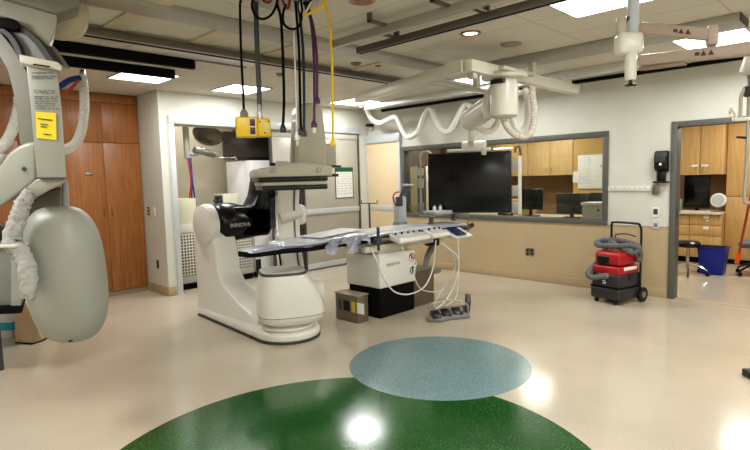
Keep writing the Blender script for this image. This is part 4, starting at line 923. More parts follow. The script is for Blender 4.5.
# boom
bo = thing('monitor_boom', 'white ceiling boom frame with drum and tilted arm above the display', 'boom', (5.0, 3.0, 2.6))
BZ = 2.62
obj('front_beam', B((4.18, 2.83, 2.555), (6.46, 2.93, 2.665), .008), CREAM, bo)
a = W(472, 66, 'z', 2.65); b = W(378, 101, 'z', 2.65)
bm = NB(); bar(bm, (4.22, 2.93, 2.617), (4.80, 5.0, 2.617), .10, .11, .006); obj('side_beam', bm, CREAM, bo)
obj('rear_beam', B((4.45, 3.58, 2.575), (6.1, 3.64, 2.63), .006), RAILL, bo)
bm = NB(); bar(bm, (6.1, 2.93, 2.61), (6.1, 3.62, 2.61), .07, .06, .006); obj('cross_beam', bm, RAILL, bo)
for x, y in ((5.42, 2.89), (5.42, 3.61)):
    obj('hanger_post', B((x-.04, y-.03, 2.62), (x+.04, y+.03, 2.82), .006), CREAM, bo)
obj('trolley_bracket', B((6.22, 2.94, 2.62), (6.52, 2.98, 2.76), .01), CREAM, bo)
obj('cover_cap', B((6.46, 2.82, 2.565), (6.475, 2.94, 2.67), .004), RAILL, bo)
obj('corner_post', B((4.24, 2.86, 2.50), (4.32, 2.93, 2.58), .006), RAILL, bo)
DC_ = W(504, 77, 'z', 2.57)
bm = NB(); lathe(bm, [(.15, 0), (.22, .01), (.23, .04), (.21, .06)], (DC_.x, DC_.y, 2.54), n=36); obj('trolley_disc', bm, CREAM, bo)
for s in (-1, 1): obj('disc_support', B((DC_.x-.3, DC_.y+s*.15-.03, 2.585), (DC_.x+.3, DC_.y+s*.15+.03, 2.62), .006), RAILL, bo)
dz = W(503, 118, 'x', DC_.x).z
bm = NB(); lathe(bm, [(.10, 0), (.135, .02), (.14, .06), (.14, 2.54-dz-.05), (.13, 2.54-dz)], (DC_.x, DC_.y, dz), n=30); obj('drum', bm, CREAM, bo)
bm = NB(); box(bm, (DC_.x-.16, DC_.y-.08, 2.49), (DC_.x-.10, DC_.y+.06, 2.53), .006); obj('brake_block', bm, BLACK, bo)
MC = MP(-.0, -.06, ZT+.1)
e0 = Vector((DC_.x, DC_.y, (dz+2.54)/2+.03)); tD = (e0-CAMP).dot(Fv)
e1 = D(471, 120, 6.75)
bm = NB(); sweep(bm, [e0, e0.lerp(e1, .5), e1, e1+(e1-e0).normalized()*.06], [.115, .125, .14, .09], 20, smooth=1); obj('spring_arm', bm, CREAM, bo, angle=60)
pv = D(471, 128, 6.25); top = MP(-.0, -.08, ZT+.10)
pm = D(471, 145, 7.02)
bm = NB(); sweep(bm, [e1+Vector((0, 0, -.05)), Vector((e1.x, e1.y, pm.z+.06)), pm], .045, 12, smooth=0); obj('drop_tube', bm, WHITE, bo)
bm = NB(); bar(bm, pm-wv_*.12, pm+wv_*.18, .10, .10, .02); obj('yoke', bm, WHITE, bo)
bm = NB(); bar(bm, pm+wv_*.17+Vector((0, 0, .05)), pm+wv_*.17-Vector((0, 0, .14)), .05, .06, .01); obj('yoke_post', bm, CREAM, bo)
# hoses of the boom
def hose(label, pts, r, mt=HOSEW, name='cable_hose', pitch=.03, amp=.1, cat='hose'):
    bm = NB(); ribbed(bm, pts, r, pitch, amp, 10); return obj(name, bm, mt, label=label, cat=cat, loc=pts[0])
S = lambda l, t0: [D(u, v, t0+(x[0] if x else 0)) for u, v, *x in l]
hose('white cable hose draped in waves below the silver wall rail', [W(u, v, 'x', 6.86) for u, v in ((366, 107), (371, 118), (380, 123), (391, 118), (397, 118), (402, 129), (408, 137), (418, 132), (424, 116), (430, 108), (435, 118), (442, 130), (450, 131), (457, 118), (462, 108), (466, 104), (472, 108))], .046, amp=.05)
hose('pale pink cable hose looping down at the right of the drum', S([(503, 118), (508, 128), (516, 135), (527, 136), (533, 126), (534, 108), (532, 92), (533, 86)], 5.35), .034, mat('pinkish_hose', (208, 198, 186), .6), amp=.1)
hose('white cable hose loop inside the pinkish loop', S([(514, 88), (511, 108), (515, 126), (522, 132), (528, 118), (527, 98), (524, 88)], 5.55), .035, amp=.06)
hose('white cable hose curling under the tilted boom arm', S([(477, 127), (484, 131), (492, 130), (498, 121), (499, 112), (503, 105)], 5.9), .035, amp=.06)
hose('white hose hanging from the frame behind the drum', S([(497, 84), (489, 96), (487, 108), (489, 118)], 5.5), .05, amp=.04)

# ================================================================ hanging cables (overhead outlet)
TC = 3.7
co = thing('cable_outlet', 'round ceiling cable outlet above the hanging cables', 'outlet', (2.3, 2.9, ZC))
oc_ = D(285, -14, 3.7); oc_.z = ZC
co.location = oc_
bm = NB(); lathe(bm, [(.24, -.0005), (.24, -.02), (.2, -.03)], oc_, n=32); obj('plate', bm, RAILG, co)
def hang(label, pts, r, mt, endr=0, endh=0, endm=None, tip=None, depth=TC, name='hanging_cable', collar=None):
    P3 = [D(u, v, depth+(x[0] if x else 0)) for u, v, *x in pts]
    t0 = P3[0].copy(); t0 = Vector((t0.x*.96+oc_.x*.04, t0.y*.96+oc_.y*.04, ZC-.02)); P3 = [t0]+P3
    t_ = thing(name, label, 'cable', P3[0]); bm = NB(); sweep(bm, P3, r, 8, smooth=3); obj('cord', bm, mt, t_)
    if endr:
        bm = NB(); e = P3[-1]; lathe(bm, [(endr*.5, endh*.5), (endr*.7, endh*.3), (endr, 0), (endr, -endh*.5)], e, n=14); obj('connector', bm, endm, t_)
        if tip:
            bm = NB(); lathe(bm, [(endr*.55, 0), (endr*.55, -.035)], e-Vector((0, 0, endh*.5)), n=10); obj('tip', bm, tip, t_)
    return t_, P3[-1]
_, eA = hang('thin black cable holding the left yellow socket box', [(240, 6), (241, 50), (243, 90), (244, 113)], .009, BLACKM, .028, .05, GREY)
_, eB = hang('thick dark grey cable holding the right yellow socket box', [(256, 6), (257, 45), (259, 88), (260, 116)], .018, mat('dark_cable', (58, 60, 60), .5), .024, .16, STEEL)
hang('black cable with small black plug ending left of the detector column', [(277, 4), (281, 20), (283, 60), (284, 100), (283, 128)], .010, BLACKM, .022, .06, BLACK)
hang('thin white cable ending in a white plug in front of the detector column', [(293, 8), (294, 40), (296, 90), (297, 136)], .005, WHITE, .018, .06, WHITE, CREAM)
hang('black cable, left one of the touching dark pair before the detector column', [(296, 8), (299, 50), (300, 95), (301, 131)], .009, BLACKM, .020, .06, BLACK)
hang('dark blue-black cable, right one of the touching dark pair', [(299, 8), (303, 50), (304, 95), (304, 133)], .010, mat('navy_cable', (22, 28, 44), .5), .022, .05, DGREY)
hang('dark purple cable with white tip hanging before the detector column', [(306, 8), (311, 22), (314, 60), (314, 124)], .010, PURPLE, .022, .05, PURPLE, WHITE)
hang('shorter purple cable with a purple plug', [(309, 10), (314, 30), (317, 60), (317, 100)], .009, PURPLE, .022, .05, PURPLE)
hang('yellow cable hanging at the right of the bundle', [(325, 2), (329, 20), (332, 60), (333, 143)], .008, YELLOW, .020, .04, YELLOW)
def loopc(label, pts, r, mt, depth=TC-.05):
    P3 = [D(u, v, depth) for u, v in pts]; bm = NB(); sweep(bm, P3, r, 8, smooth=4); obj('looped_cable', bm, mt, label=label, cat='cable', loc=P3[0])
loopc('black cable loop under the ceiling between the thick grey cable and the black one', [(254, -4), (252, 6), (256, 16), (263, 19), (271, 15), (276, 6), (278, -3)], .009, BLACKM)
loopc('small black cable loop under the ceiling near the middle of the bundle', [(286, 4), (283, 14), (284, 24), (291, 29), (299, 26), (302, 12), (300, -2)], .009, BLACKM)
loopc('short red cable curl at the top of the bundle', [(260, -6), (264, 1), (270, 2), (272, -5)], .009, mat('dull_red', (130, 36, 32), .5))
loopc('reddish cable curl beside the white cable at the ceiling', [(282, -4), (284, 4), (288, 8), (290, -2)], .009, mat('dull_red', (130, 36, 32), .5))
loopc('yellow cable branch crossing to the purple cables', [(325, -3), (323, 5), (314, 11), (306, 15), (303, 14)], .010, YELLOW)
loopc('white cable twist at the top of the bundle', [(301, -4), (300, 8), (304, 14), (309, 6), (312, -4)], .007, CREAM)
loopc('black cable curl at the top right of the bundle', [(303, 3), (308, 4), (312, -2)], .009, BLACKM)
def ybox(label, u0, v0, u1, v1, dep, sockets):
    c = D((u0+u1)/2, (v0+v1)/2, dep); w_ = (u1-u0)/FPX*dep; h_ = (v1-v0)/FPX*dep; r = Vector((Rv.x, Rv.y, 0)).normalized(); r = (r*.96+Vector((Fv.x, Fv.y, 0)).normalized()*.28).normalized(); n = Vector((r.y, -r.x, 0))
    if n.dot(-Fv) < 0: n = -n
    t_ = thing('socket_box', label, 'socket box', c)
    bm = NB(); obox(bm, c, r, n, (0, 0, 1), w_, .11, h_, .012, seg=3); obj('housing', bm, YELLOW, t_)
    if sockets:
        bm = NB(); obox(bm, c+r*w_*.26+n*.056, r, n, (0, 0, 1), w_*.30, .006, h_*.86, .004); s_ = obj('socket_panel', bm, CREAM, t_)
        for k in (-1, 1):
            bm = NB(); obox(bm, c+r*w_*.26+n*.060+Vector((0, 0, k*h_*.2)), r, n, (0, 0, 1), w_*.24, .006, h_*.34, .004); obj('socket', bm, mat('maroon', (70, 22, 20), .4), s_)
    else:
        bm = NB(); obox(bm, c+r*w_*.2+n*.056, r, n, (0, 0, 1), w_*.35, .003, h_*.5); obj('sticker', bm, mat('sticker_white', (214, 200, 140), .5), t_)
        for dx, dzz in ((-.3, .3), (.05, -.3), (.35, .32)):
            bm = NB(); cc = c+r*w_*dx+n*.055+Vector((0, 0, h_*dzz)); lathe(bm, [(.007, 0), (.006, .004)], cc, n, 8); obj('screw', bm, DGREY, t_)
ybox('left yellow socket box with dark sockets hanging from the black cable', 236, 117.5, 257, 137.5, 3.68, True)
ybox('right yellow box with sticker hanging from the thick grey cable', 257, 119, 270, 137, 3.74, False)

# ================================================================ right ceiling pendant
TPn = 3.0
pn = thing('ceiling_pendant', 'white ceiling pendant column with folding beige arms at the top right', 'pendant', D(628, 30, TPn))
def vcyl(u, v0, v1, wpx, mt, nm, par=pn, t_=TPn, ztop=None, rnd=0.01):
    a = D(u, v0, t_); b = D(u, v1, t_); r = wpx/2/FPX*t_; top = ztop if ztop else a.z; c = Vector((b.x, b.y, b.z)); H_ = top-b.z
    bm = NB(); lathe(bm, [(r-rnd*.6, 0), (r, rnd), (r, H_-rnd), (r-rnd*.6, H_)], c, n=24); return obj(nm, bm, mt, par)
vcyl(633, 0, 40, 11, mat('pendant_blue_grey', (192, 198, 204), .3), 'column', ztop=ZC)
vcyl(632, 16, 22, 12.2, STEEL, 'collar')
vcyl(621, 18, 36, 10, BEIGEG, 'side_cap')
vcyl(630.5, 51, 80, 11, WHITE, 'lower_tube')
a = D(617, 33, TPn); b = D(640, 55, TPn)
c = (a+b)/2; rr = Vector((Rv.x, Rv.y, 0)).normalized(); ff = Vector((Fv.x, Fv.y, 0)).normalized()
bm = NB(); obox(bm, c, rr, ff, (0, 0, 1), .138, .11, .12, .03, seg=4); obj('joint_block', bm, WHITE, pn, angle=50)
bm = NB(); e = D(630.5, 80, TPn); cyl(bm, e, e-Vector((0, 0, .025)), .008, n=8); lathe(bm, [(.01, 0), (.014, .01), (.01, .02)], e-Vector((0, 0, .035)), n=10); cyl(bm, e-rr*.03-Vector((0, 0, .028)), e+rr*.03-Vector((0, 0, .028)), .007, n=8); obj('locking_knob', bm, BLACK, pn)
armm = mat('pendant_arm_beige', (176, 160, 144), .45)
p0 = D(640, 28, TPn); p1 = D(712, 35, TPn-.25)
bm = NB(); bar(bm, p0, p1, .06, .062, .012); obj('upper_arm', bm, armm, pn)
p2 = D(640, 61, TPn); p3 = D(752, 49, TPn-.4); p3b = p2+(p3-p2)*1.6
bm = NB(); bar(bm, D(712, 26, TPn-.25), D(712, 46, TPn-.25), .05, .05, .01); obj('arm_pivot', bm, armm, pn)
bm = NB(); bar(bm, p2, p3b, .06, .062, .012); obj('lower_arm', bm, armm, pn)
bm = NB(); bar(bm, p2-Vector((0, 0, .045)), p2+(p3-p2)*.45-Vector((0, 0, .038)), .03, .02, .004); obj('arm_lower_trim', bm, mat('arm_trim', (140, 120, 104), .4), pn)
def warn(c0, d_, n0):
    for k, off in enumerate((0, .035)):
        cc = c0+d_*off; up = Vector((0, 0, 1)); bm = NB(); prism(bm, [cc-d_*.014-up*.012, cc+d_*.014-up*.012, cc+up*.014], n0*.003); obj('warning_triangle', bm, mat('dark_red_mark', (92, 30, 24), .5), pn)
    bm = NB(); obox(bm, c0-d_*.03, d_, n0, (0, 0, 1), .022, .003, .018); obj('label_mark', bm, INK, pn)
for A0, A1, f_ in ((p0, p1, .62), (p2, p3, .62)):
    d_ = (A1-A0).normalized(); n0 = Vector((-d_.y, d_.x, 0)).normalized()
    n0 = n0 if n0.dot(-ff) > 0 else -n0
    warn(A0+(A1-A0)*f_+n0*.0305, d_, n0)
bm = NB(); cyl(bm, p3b+Vector((0, 0, -.06)), Vector((p3b.x, p3b.y, ZC)), .05, n=16); obj('ceiling_post', bm, WHITE, pn)
# equipment hanging at the right edge
he = thing('hanging_shield_arm', 'grey hanging pole with black lever and hook at the right edge', 'pendant', D(748, 70, 2.9))
bm = NB(); c = D(752, 66, 2.9); lathe(bm, [(.03, -.05), (.06, -.03), (.045, .03), (.03, .08)], c, n=16); obj('cap', bm, WHITE, he)
bm = NB(); cyl(bm, c, (c.x, c.y, ZC), .016, n=10); obj('drop_tube', bm, WHITE, he)
bm = NB(); c = D(752, 91, 2.9); lathe(bm, [(.03, -.03), (.045, -.02), (.045, .02), (.03, .03)], c, n=14); obj('clamp', bm, mat('olive_black', (58, 54, 40), .5), he)
bm = NB(); cyl(bm, D(752, 97, 2.9), D(750, 72, 2.9), .015, n=10); obj('short_tube', bm, GREY, he)
bm = NB(); sweep(bm, [D(750, 88, 2.9), D(744, 90, 2.9), D(741, 97, 2.9), D(740.5, 108, 2.9), D(740, 118, 2.9)], .010, 8); obj('curved_tube', bm, BEIGEG, he)
bm = NB(); bar(bm, D(733, 119.5, 2.9), D(756, 118.5, 2.9), .03, .02, .006); obj('white_bracket', bm, WHITE, he)
bm = NB(); sweep(bm, [D(736, 118, 2.9), D(734, 112, 2.9), D(731, 109, 2.9), D(730, 112, 2.9), D(731, 114, 2.9)], .007, 8); obj('small_hook', bm, CREAM, he)
bm = NB(); sweep(bm, [D(749, 96, 2.9), D(747.5, 130, 2.9), D(746, 170, 2.9), D(744, 198, 2.9), D(745.5, 203, 2.9), D(752, 202, 2.9)], .009, 8); obj('long_rod', bm, mat('rod_grey', (170, 162, 150), .3, .4), he)
bm = NB(); bar(bm, D(736.5, 137, 2.9), D(748, 138, 2.9), .012, .014, .004); obj('lever', bm, BLACK, he)
# ================================================================ wet/dry vacuum
VC = Vector((6.70, 2.43, 0)); SX = Vector((.97, -.24, 0)).normalized(); FX = Vector((.24, .97, 0)).normalized()
va = thing('vacuum_cleaner', 'red and black wheeled wet vacuum with coiled grey hose and push handle', 'vacuum cleaner', VC)
def vb(s0, s1, f0, f1, z0, z1, bev, mt, nm, par=va, seg=3):
    bm = NB(); obox(bm, VC+SX*(s0+s1)/2+FX*(f0+f1)/2+Vector((0, 0, (z0+z1)/2)), SX, FX, (0, 0, 1), s1-s0, f1-f0, z1-z0, bev, seg=seg); return obj(nm, bm, mt, par)
VP = lambda s, f, z: VC+SX*s+FX*f+Vector((0, 0, z))
VB = mat('vacuum_black', (46, 46, 48), .4)
vb(-.25, .22, -.20, .20, .05, .20, .03, VB, 'tank_base'); vb(-.24, .2, -.19, .19, .19, .37, .03, VB, 'tank')
vb(-.25, .21, -.197, .197, .19, .215, .01, BLACKM, 'tank_seam')
vb(-.235, .17, -.185, .185, .36, .46, .025, RED, 'red_collar')
vb(-.215, .16, -.175, .175, .465, .63, .045, RED, 'motor_head', seg=4)
vb(-.22, -.19, -.04, .13, .47, .58, .012, BLACK, 'control_panel'); vb(-.14, .12, -.188, -.175, .41, .45, .004, PAPER, 'white_label')
vb(-.25, -.235, -.02, .03, .24, .285, .008, CHROME, 'latch'); vb(-.05, .0, -.20, -.185, .30, .36, .008, BLACK, 'side_latch')
bm = NB(); hp = [VP(.16, -.20, .06), VP(.17, -.20, .5), VP(.17, -.20, .86), VP(.16, -.19, .93), VP(.15, -.15, .96), VP(.15, .15, .96), VP(.16, .19, .93), VP(.17, .20, .86), VP(.17, .20, .5), VP(.16, .20, .06)]
sweep(bm, hp, .014, 10, smooth=2); obj('push_handle', bm, BLACK, va)
for s in (-1, 1):
    bm = NB(); c = VP(.19, s*.215, .09); lathe(bm, [(.05, -.02), (.09, -.018), (.09, .018), (.05, .02)], c, FX, 28); wh = obj('rear_wheel', bm, BLACK, va)
    bm = NB(); lathe(bm, [(.04, -.026), (.04, .026)], c, FX, 16); obj('hub', bm, GREY, wh)
    bm = NB(); c = VP(-.21, s*.13, .03); lathe(bm, [(.02, -.015), (.03, -.012), (.03, .012), (.02, .015)], c, FX, 16); cyl(bm, VP(-.21, s*.13, .03), VP(-.21, s*.13, .08), .015, n=8); obj('front_caster', bm, BLACK, va)
bm = NB(); ribbed(bm, [VP(-.24, -.02, .34), VP(-.32, -.0, .34), VP(-.36, .09, .32), VP(-.33, .17, .35), VP(-.22, .20, .40), VP(-.05, .20, .5), VP(.02, .19, .62), VP(.0, .1, .72), VP(-.06, -.1, .67), VP(0, -.2, .62), VP(.12, -.2, .68), VP(.08, 0, .74), VP(-.05, .18, .74), VP(-.16, .17, .70), VP(-.12, -.05, .70), VP(.02, -.2, .70), VP(.14, -.21, .60), VP(.10, -.22, .5)], .033, .02, .1, 10); obj('suction_hose', bm, HOSEG, va)
bm = NB(); cyl(bm, VP(-.22, -.02, .34), VP(-.29, -.02, .34), .036, n=16); obj('hose_inlet', bm, GREY, va)
bm = NB(); sweep(bm, [VP(.17, -.13, .80), VP(.10, -.05, .83), VP(.08, .05, .82), VP(.13, .12, .79), VP(.17, .13, .74)], .008, 6); obj('power_cord', bm, BLACK, va)
# ================================================================ ceiling-hung imaging arm, left foreground
T0 = 3.3; FH = Vector((Fv.x, Fv.y, 0)).normalized(); RH = Vector((Rv.x, Rv.y, 0)).normalized()
ga = thing('ceiling_c_arm', 'large beige-grey ceiling-hung X-ray arm with big oval housing at the left edge', 'x-ray machine', D(30, 150, T0+.2))
def DZ_(u, v, t):
    p = D(u, v, t)
    if p.z > 2.862: p.z = 2.862
    return p
GH = (FH*.857-RH*.515)
def slab(nm, px, t, th, mt, bev=.01, par=ga, seg=3, ang=45, dirv=None):
    bm = NB(); prism(bm, [DZ_(u, v, t) for u, v in px], (dirv or GH)*th, bev, seg=seg); return obj(nm, bm, mt, par, angle=ang)
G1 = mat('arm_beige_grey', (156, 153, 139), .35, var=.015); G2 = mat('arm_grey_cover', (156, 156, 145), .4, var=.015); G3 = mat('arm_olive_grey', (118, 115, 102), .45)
slab('top_cover', [(-40, -8), (56, -8), (57.5, 8), (57, 20), (54, 32), (49.5, 45), (47, 46), (37, 36), (22, 28), (0, 20), (-40, 8)], 3.25, .22, G1, .03, seg=4)
slab('top_cover_band', [(-40, -14), (78, -14), (82, -4), (80, 6), (57, 14), (30, 6), (0, -2), (-40, -8)], 3.22, .25, G3, .02)
bm = NB(); c = D(60, 10, 3.62); lathe(bm, [(.02, -.12), (.08, -.11), (.13, -.08), (.165, -.02), (.175, .06), (.175, .12)], Vector((c.x, c.y, 2.72)), (0, 0, 1), 36); obj('end_dome', bm, mat('cream_dome', (200, 186, 158), .35), ga)
slab('black_slot', [(-10, 17), (8, 17), (17, 20), (20.5, 25), (19, 30), (0, 27), (-10, 27)], 3.2, .1, BLACKM, .01)
# curved track from upper left down into the column
def ribbon(nm, inner, outer, t, th, mt, bev=.0):
    bm = NB(); a = [bm.verts.new(DZ_(u, v, t)) for u, v in inner]; b = [bm.verts.new(DZ_(u, v, t)) for u, v in outer]
    a2 = [bm.verts.new(v.co+FH*th) for v in a]; b2 = [bm.verts.new(v.co+FH*th) for v in b]
    for i in range(len(a)-1):
        bm.faces.new((a[i], b[i], b[i+1], a[i+1])); bm.faces.new((a2[i], a2[i+1], b2[i+1], b2[i])); bm.faces.new((a[i], a[i+1], a2[i+1], a2[i])); bm.faces.new((b[i], b2[i], b2[i+1], b[i+1]))
    bm.faces.new((a[0], a2[0], b2[0], b[0])); bm.faces.new((a[-1], b[-1], b2[-1], a2[-1])); return obj(nm, bm, mt, ga, angle=50)
ribbon('arc_track', [(-30, 20), (0, 29), (9, 36), (16, 46), (22, 60)], [(-30, 5), (0, 17), (22, 27), (38, 42), (52, 62)], 3.26, .2, mat('track_steel', (150, 152, 148), .3, .5))
ribbon('arc_outer_rail', [(-30, 7), (0, 19), (20, 29), (35, 44), (48, 62)], [(-30, 4), (0, 16), (23, 26), (40, 41), (54, 61)], 3.22, .1, DGREY)
ribbon('arc_inner_rail', [(-30, 21), (0, 31), (8, 38), (14, 48), (19, 60)], [(-30, 16), (0, 26), (11, 34), (18, 44), (24, 60)], 3.22, .1, DGREY)
ribbon('arc_side_face', [(-30, 48), (0, 56), (8, 70), (13, 90), (17, 115), (20, 144)], [(-30, 24), (0, 32), (11, 46), (20, 60), (28, 75), (38, 144)], 3.30, .22, G3)
slab('column_plate', [(26, 62), (57, 67), (62, 110), (66.5, 178), (37, 178), (31, 110)], 3.16, .34, G2, .006)
slab('column_clip', [(19, 54), (58, 62), (62, 66), (61, 71), (56, 69), (26, 64), (20, 62)], 3.12, .12, mat('clip_white', (206, 202, 186), .4), .006)
slab('clip_slot', [(33, 63.5), (50, 66), (50, 67.2), (33, 64.8)], 3.115, .01, BLACKM, 0)
# text-like marks and the yellow sticker on the plate
bm = NB(); random.seed(11)
def pmark(u0, v0, w_, h_): prism(bm, [D(u0, v0, 3.153), D(u0+w_, v0+w_*.12, 3.153), D(u0+w_, v0+h_+w_*.12, 3.153), D(u0, v0+h_, 3.153)], FH*.004)
for v in (90, 92, 96, 98, 100.5, 103, 105.5, 108):
    u = 31+(v-62)*.085; ue = 53+(v-62)*.07
    while u < ue: L = random.uniform(1, 4); pmark(u, v, L, .7); u += L+random.uniform(.8, 3)
obj('printed_text', bm, mat('mark_grey', (96, 98, 104), .6), ga)
bm = NB()
for v in (72, 75.5, 77.5):
    u = 31.5
    while u < 53: L = random.uniform(1, 4); pmark(u, v, L, .8); u += L+random.uniform(.8, 2)
obj('printed_heading', bm, mat('mark_grey', (96, 98, 104), .6), ga)
slab('yellow_sticker', [(35.5, 111.5), (56, 113), (56.5, 140), (36.5, 138)], 3.152, .005, YELL2, 0)
bm = NB()
for v, a, b in ((118, 38, 52), (123.5, 41, 48), (126, 41, 47)): pmark(a, v, b-a, 1.0)
for v_ in bm.verts: v_.co -= FH*.006
obj('sticker_text', bm, INK, ga)
bm = NB(); pmark(44, 133.5, 7, 1.0)
for v_ in bm.verts: v_.co -= FH*.006
obj('sticker_footer', bm, INK, ga)
slab('round_body', [(-50, 142), (0, 166), (8, 154), (18, 146), (28, 142), (37, 141), (37, 180), (27, 188), (12, 199), (0, 207), (-50, 220)][1:], 3.24, .5, G2, .04, seg=4)
slab('left_shoulder', [(-60, 160), (-30, 150), (8, 153.5), (0, 168), (0, 206), (-60, 215)], 3.3, .5, G2, .03)
slab('lower_wedge', [(37, 178.5), (66.5, 178), (66.5, 182), (50, 190), (33, 200), (26, 188)], 3.18, .36, G1, .012)
bm = NB(); c = D(24, 169, 3.235); lathe(bm, [(.014, 0), (.012, .004)], c, -FH, 12); obj('screw', bm, DGREY, ga)
slab('seam_line', [(36.8, 178), (66.5, 178), (66.5, 179), (36.8, 179)], 3.15, .01, DGREY, 0)
slab('neck_post', [(62, 183), (68, 181), (70, 214), (63, 214)], 3.45, .12, mat('post_pale', (180, 182, 180), .35), .006)
slab('shaded_gap', [(30, 196), (62, 186), (62, 225), (22, 240), (22, 210)], 3.42, .25, G3, .02)  # dark slab put in for the shaded space below the wedge
# oval housing
bm = NB(); C0 = D(63.5, 275, 3.36); UV = Vector((-.035, 0, 1)); UP = (Vector((0, 0, 1))+RH*-.045).normalized()
n1, n2 = 40, 28; rings = []
pw = .66
def sg(x, p_): return math.copysign(abs(x)**p_, x)
for j in range(n2+1):
    b_ = -PI/2+PI*j/n2; rr_ = []
    for k in range(n1):
        a_ = 2*PI*k/n1
        x = sg(math.cos(b_), pw)*sg(math.cos(a_), .85); y = sg(math.cos(b_), pw)*sg(math.sin(a_), .85); z = sg(math.sin(b_), .74)
        rr_.append(bm.verts.new(C0+RH*x*.230+FH*(y*.20+.03)+UP*z*.438))
    rings.append(rr_)
for a, b in zip(rings, rings[1:]):
    for k in range(n1): bm.faces.new((a[k], a[(k+1) % n1], b[(k+1) % n1], b[k]))
bmesh.ops.remove_doubles(bm, verts=bm.verts[:], dist=1e-5)
obj('oval_housing', bm, GREYG, ga, angle=180)
bm = NB(); lathe(bm, [(.012, -.004), (.012, .006)], C0+RH*.06-FH*.08-Vector((0, 0, .405)), n=10); obj('bottom_screw', bm, BLACK, ga)
# hose sleeve on the unit
bm = NB(); rnd = random.Random(2)
sl = [D(u, v, 3.12) for u, v in ((31, 190), (25, 200), (20, 212), (15, 228), (12, 242), (20, 252), (26, 265), (29, 280), (28, 298))]
sweep(bm, sl, [.030, .040, .044, .046, .050, .046, .050, .050, .036], 18, smooth=5)
for v_ in bm.verts: v_.co += Vector((rnd.uniform(-1, 1), rnd.uniform(-1, 1), rnd.uniform(-1, 1)))*.007
obj('cable_sleeve', bm, FABRIC, label='crumpled white fabric cable sleeve hanging beside the big oval housing', cat='cable sleeve', loc=sl[0], angle=180)
bm = NB()
for k, (u, v) in enumerate(((12, 240),)):
    p = D(u, v, 3.12); obox(bm, p+Vector((0, 0, -.03)), RH, FH, (0, 0, 1), .13, .13, .02, .008)
obj('sleeve_strap', bm, CREAM, label='pale strap around the white fabric cable sleeve', cat='strap', loc=D(12, 240, 3.12))
# grey cart parts at the left edge
ct = thing('equipment_cart', 'grey box cart with dark base at the left edge below the fabric sleeve', 'cart', D(4, 340, 4.6))
ct.location.z = 0
slab('cabinet', [(-60, 246), (12, 247), (22, 250), (22, 306), (12, 309), (-60, 308)], 4.3, .5, mat('cart_grey', (126, 126, 118), .45), .012, par=ct)
slab('front_edge', [(11, 248), (21, 251), (21, 307), (11, 309)], 4.27, .03, mat('cart_pale', (158, 158, 150), .4), .004, par=ct)
slab('base_plate', [(-60, 308), (24, 306), (22, 313), (12, 314), (-60, 316)], 4.25, .6, BLACKM, .006, par=ct)
lg = [D(-30, 312, 4.6), D(-5, 312, 4.6)]
bm = NB()
for p in lg: cyl(bm, p, (p.x, p.y, .0), .03, n=12)
obj('leg', bm, DGREY, ct)
slab('head', [(-20, 222), (-2, 222), (3, 226), (5, 233), (2, 240), (-20, 244)], 4.2, .12, BLACK, .01, par=ct)
slab('neck', [(-20, 240), (4, 238), (12, 246), (-20, 248)], 4.3, .2, mat('brownish', (110, 92, 74), .5), .01, par=ct)
bf = thing('pedestal_foot', 'beige plastic equipment foot on the floor behind the oval housing', 'stand', (1.3, 5.6, 0))
fpl = [W(16, 343, 'z', 0), W(31, 344.5, 'z', 0), W(42, 341, 'z', 0), W(30, 334, 'z', 0)]
bm = NB(); b0 = W(15.5, 343, 'z', .0); b1 = W(33, 344.5, 'z', 0); b2 = W(43, 341, 'z', 0); tt_ = (b0-CAMP).dot(Fv)
prism(bm, [b0, b1, b2+Vector((0, 0, .015)), D(34, 322, tt_), D(24, 300, tt_), D(13, 300, tt_)], FH*.35, .012); obj('cover', bm, mat('foot_beige', (196, 168, 136), .45), bf)
bm = NB(); prism(bm, [b0-FH*.01, b1-FH*.01, b2-FH*.01, b2+FH*.36, b0+FH*.36], (0, 0, .012)); obj('sole', bm, BLACKM, bf)
bm = NB(); p = D(24, 340, tt_-.01); obox(bm, p, RH, FH, (0, 0, 1), .09, .01, .02, .003); obj('slot', bm, BLACK, bf)
# carton with blue stripe
cb = thing('supply_carton', 'white carton with a cyan stripe on the floor at the left edge', 'box', (.9, 6.0, 0))
k0 = W(13, 338, 'z', 0); tk = (k0-CAMP).dot(Fv); zt = D(13, 309, tk).z
def cart(z0, z1, mt, nm, g=0.): 
    bm = NB(); c = k0-RH*.35+FH*.22; obox(bm, Vector((c.x, c.y, (z0+z1)/2)), RH, FH, (0, 0, 1), .70+g, .44+g, z1-z0, .005); return obj(nm, bm, mt, cb)
cart(0, zt, mat('carton_white', (200, 204, 204), .6), 'carton'); cart(.04*2, .17, TEAL, 'printed_stripe', .004)
bm = NB(); sweep(bm, [k0+Vector((-.35, .0, zt+.02)), k0+RH*-.15+Vector((0, 0, zt+.03))+FH*.05], .02, 8); obj('handle', bm, INK, cb)
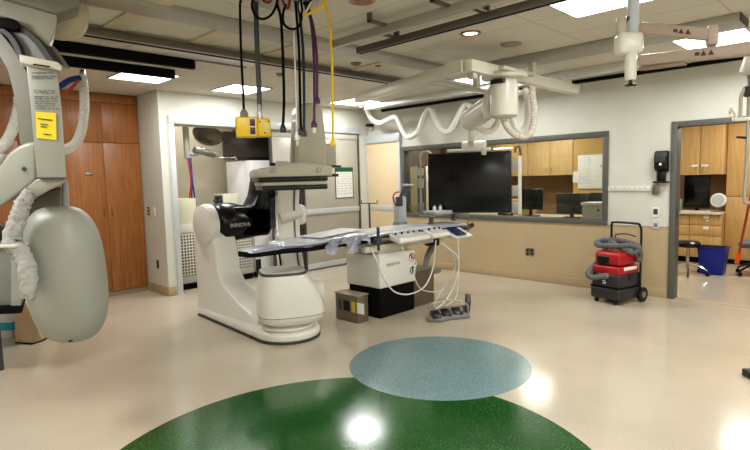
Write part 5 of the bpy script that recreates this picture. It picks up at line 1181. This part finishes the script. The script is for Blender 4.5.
# hoses from the black ceiling bars
def whose(label, pts, r): bm = NB(); ribbed(bm, pts, r, .03, .12, 12); return obj('ceiling_hose', bm, HOSEW, label=label, cat='hose', loc=pts[0])
whose('white corrugated hose from the black ceiling bar curving down behind the plate', [W(82, 74, 'y', 6.0), W(83.5, 85, 'y', 6.0), W(84.5, 105, 'y', 5.9), W(82, 128, 'y', 5.8), W(76, 143, 'y', 5.6), W(66, 149.5, 'y', 5.4), W(55, 150, 'y', 5.2), W(44, 148, 'y', 5.0)], .042)
bm = NB(); cyl(bm, W(82, 70, 'y', 6.0), W(82, 78, 'y', 6.0), .03, n=12); obj('hose_clamp', bm, CHROME, label='metal clamp at the top of the white corrugated hose', cat='clamp', loc=W(82, 74, 'y', 6.0))
whose('white corrugated hose sweeping down at the left edge behind the curved arm', [W(19, 98, 'y', 6.0), W(18, 112, 'y', 6.0), W(14, 126, 'y', 5.9), W(6, 142, 'y', 5.8), W(-6, 152, 'y', 5.7), W(-25, 156, 'y', 5.6)], .045)
cable('thick blue cable crossing above the wood cabinets to the ceiling bar', [W(50, 90, 'y', 5.9), W(60, 86, 'y', 5.9), W(70, 80, 'y', 5.9), W(80, 78, 'y', 5.92)], .028, mat('royal_blue', (30, 60, 140), .5), 'ceiling_cable')
cable('thin orange cable beside the blue cable above the wood cabinets', [W(58, 94, 'y', 5.9), W(68, 91, 'y', 5.9), W(76, 83, 'y', 5.9), W(80, 79, 'y', 5.92)], .015, mat('rust', (180, 84, 44), .5), 'ceiling_cable')
# dark rubber foot of unseen equipment at the right edge
fo = W(751, 378, 'z', 0); bm = NB(); obox(bm, fo+Vector((0, 0, .03)), RH, FH, (0, 0, 1), .07, .12, .06, .012); obj('rubber_foot', bm, mat('dark_olive', (44, 46, 34), .5), label='dark rubber equipment foot on the floor at the right edge', cat='stand', loc=fo)
# ================================================================ world and look
wd = bpy.data.worlds.new('world'); SC.world = wd; wd.use_nodes = True
wd.node_tree.nodes['Background'].inputs[0].default_value = (1, 1, 1, 1); wd.node_tree.nodes['Background'].inputs[1].default_value = .14
SC.view_settings.view_transform = 'Standard'; SC.view_settings.exposure = -0.38
try: SC.view_settings.look = 'Medium High Contrast'
except Exception: pass
SC.view_settings.gamma = 1.06
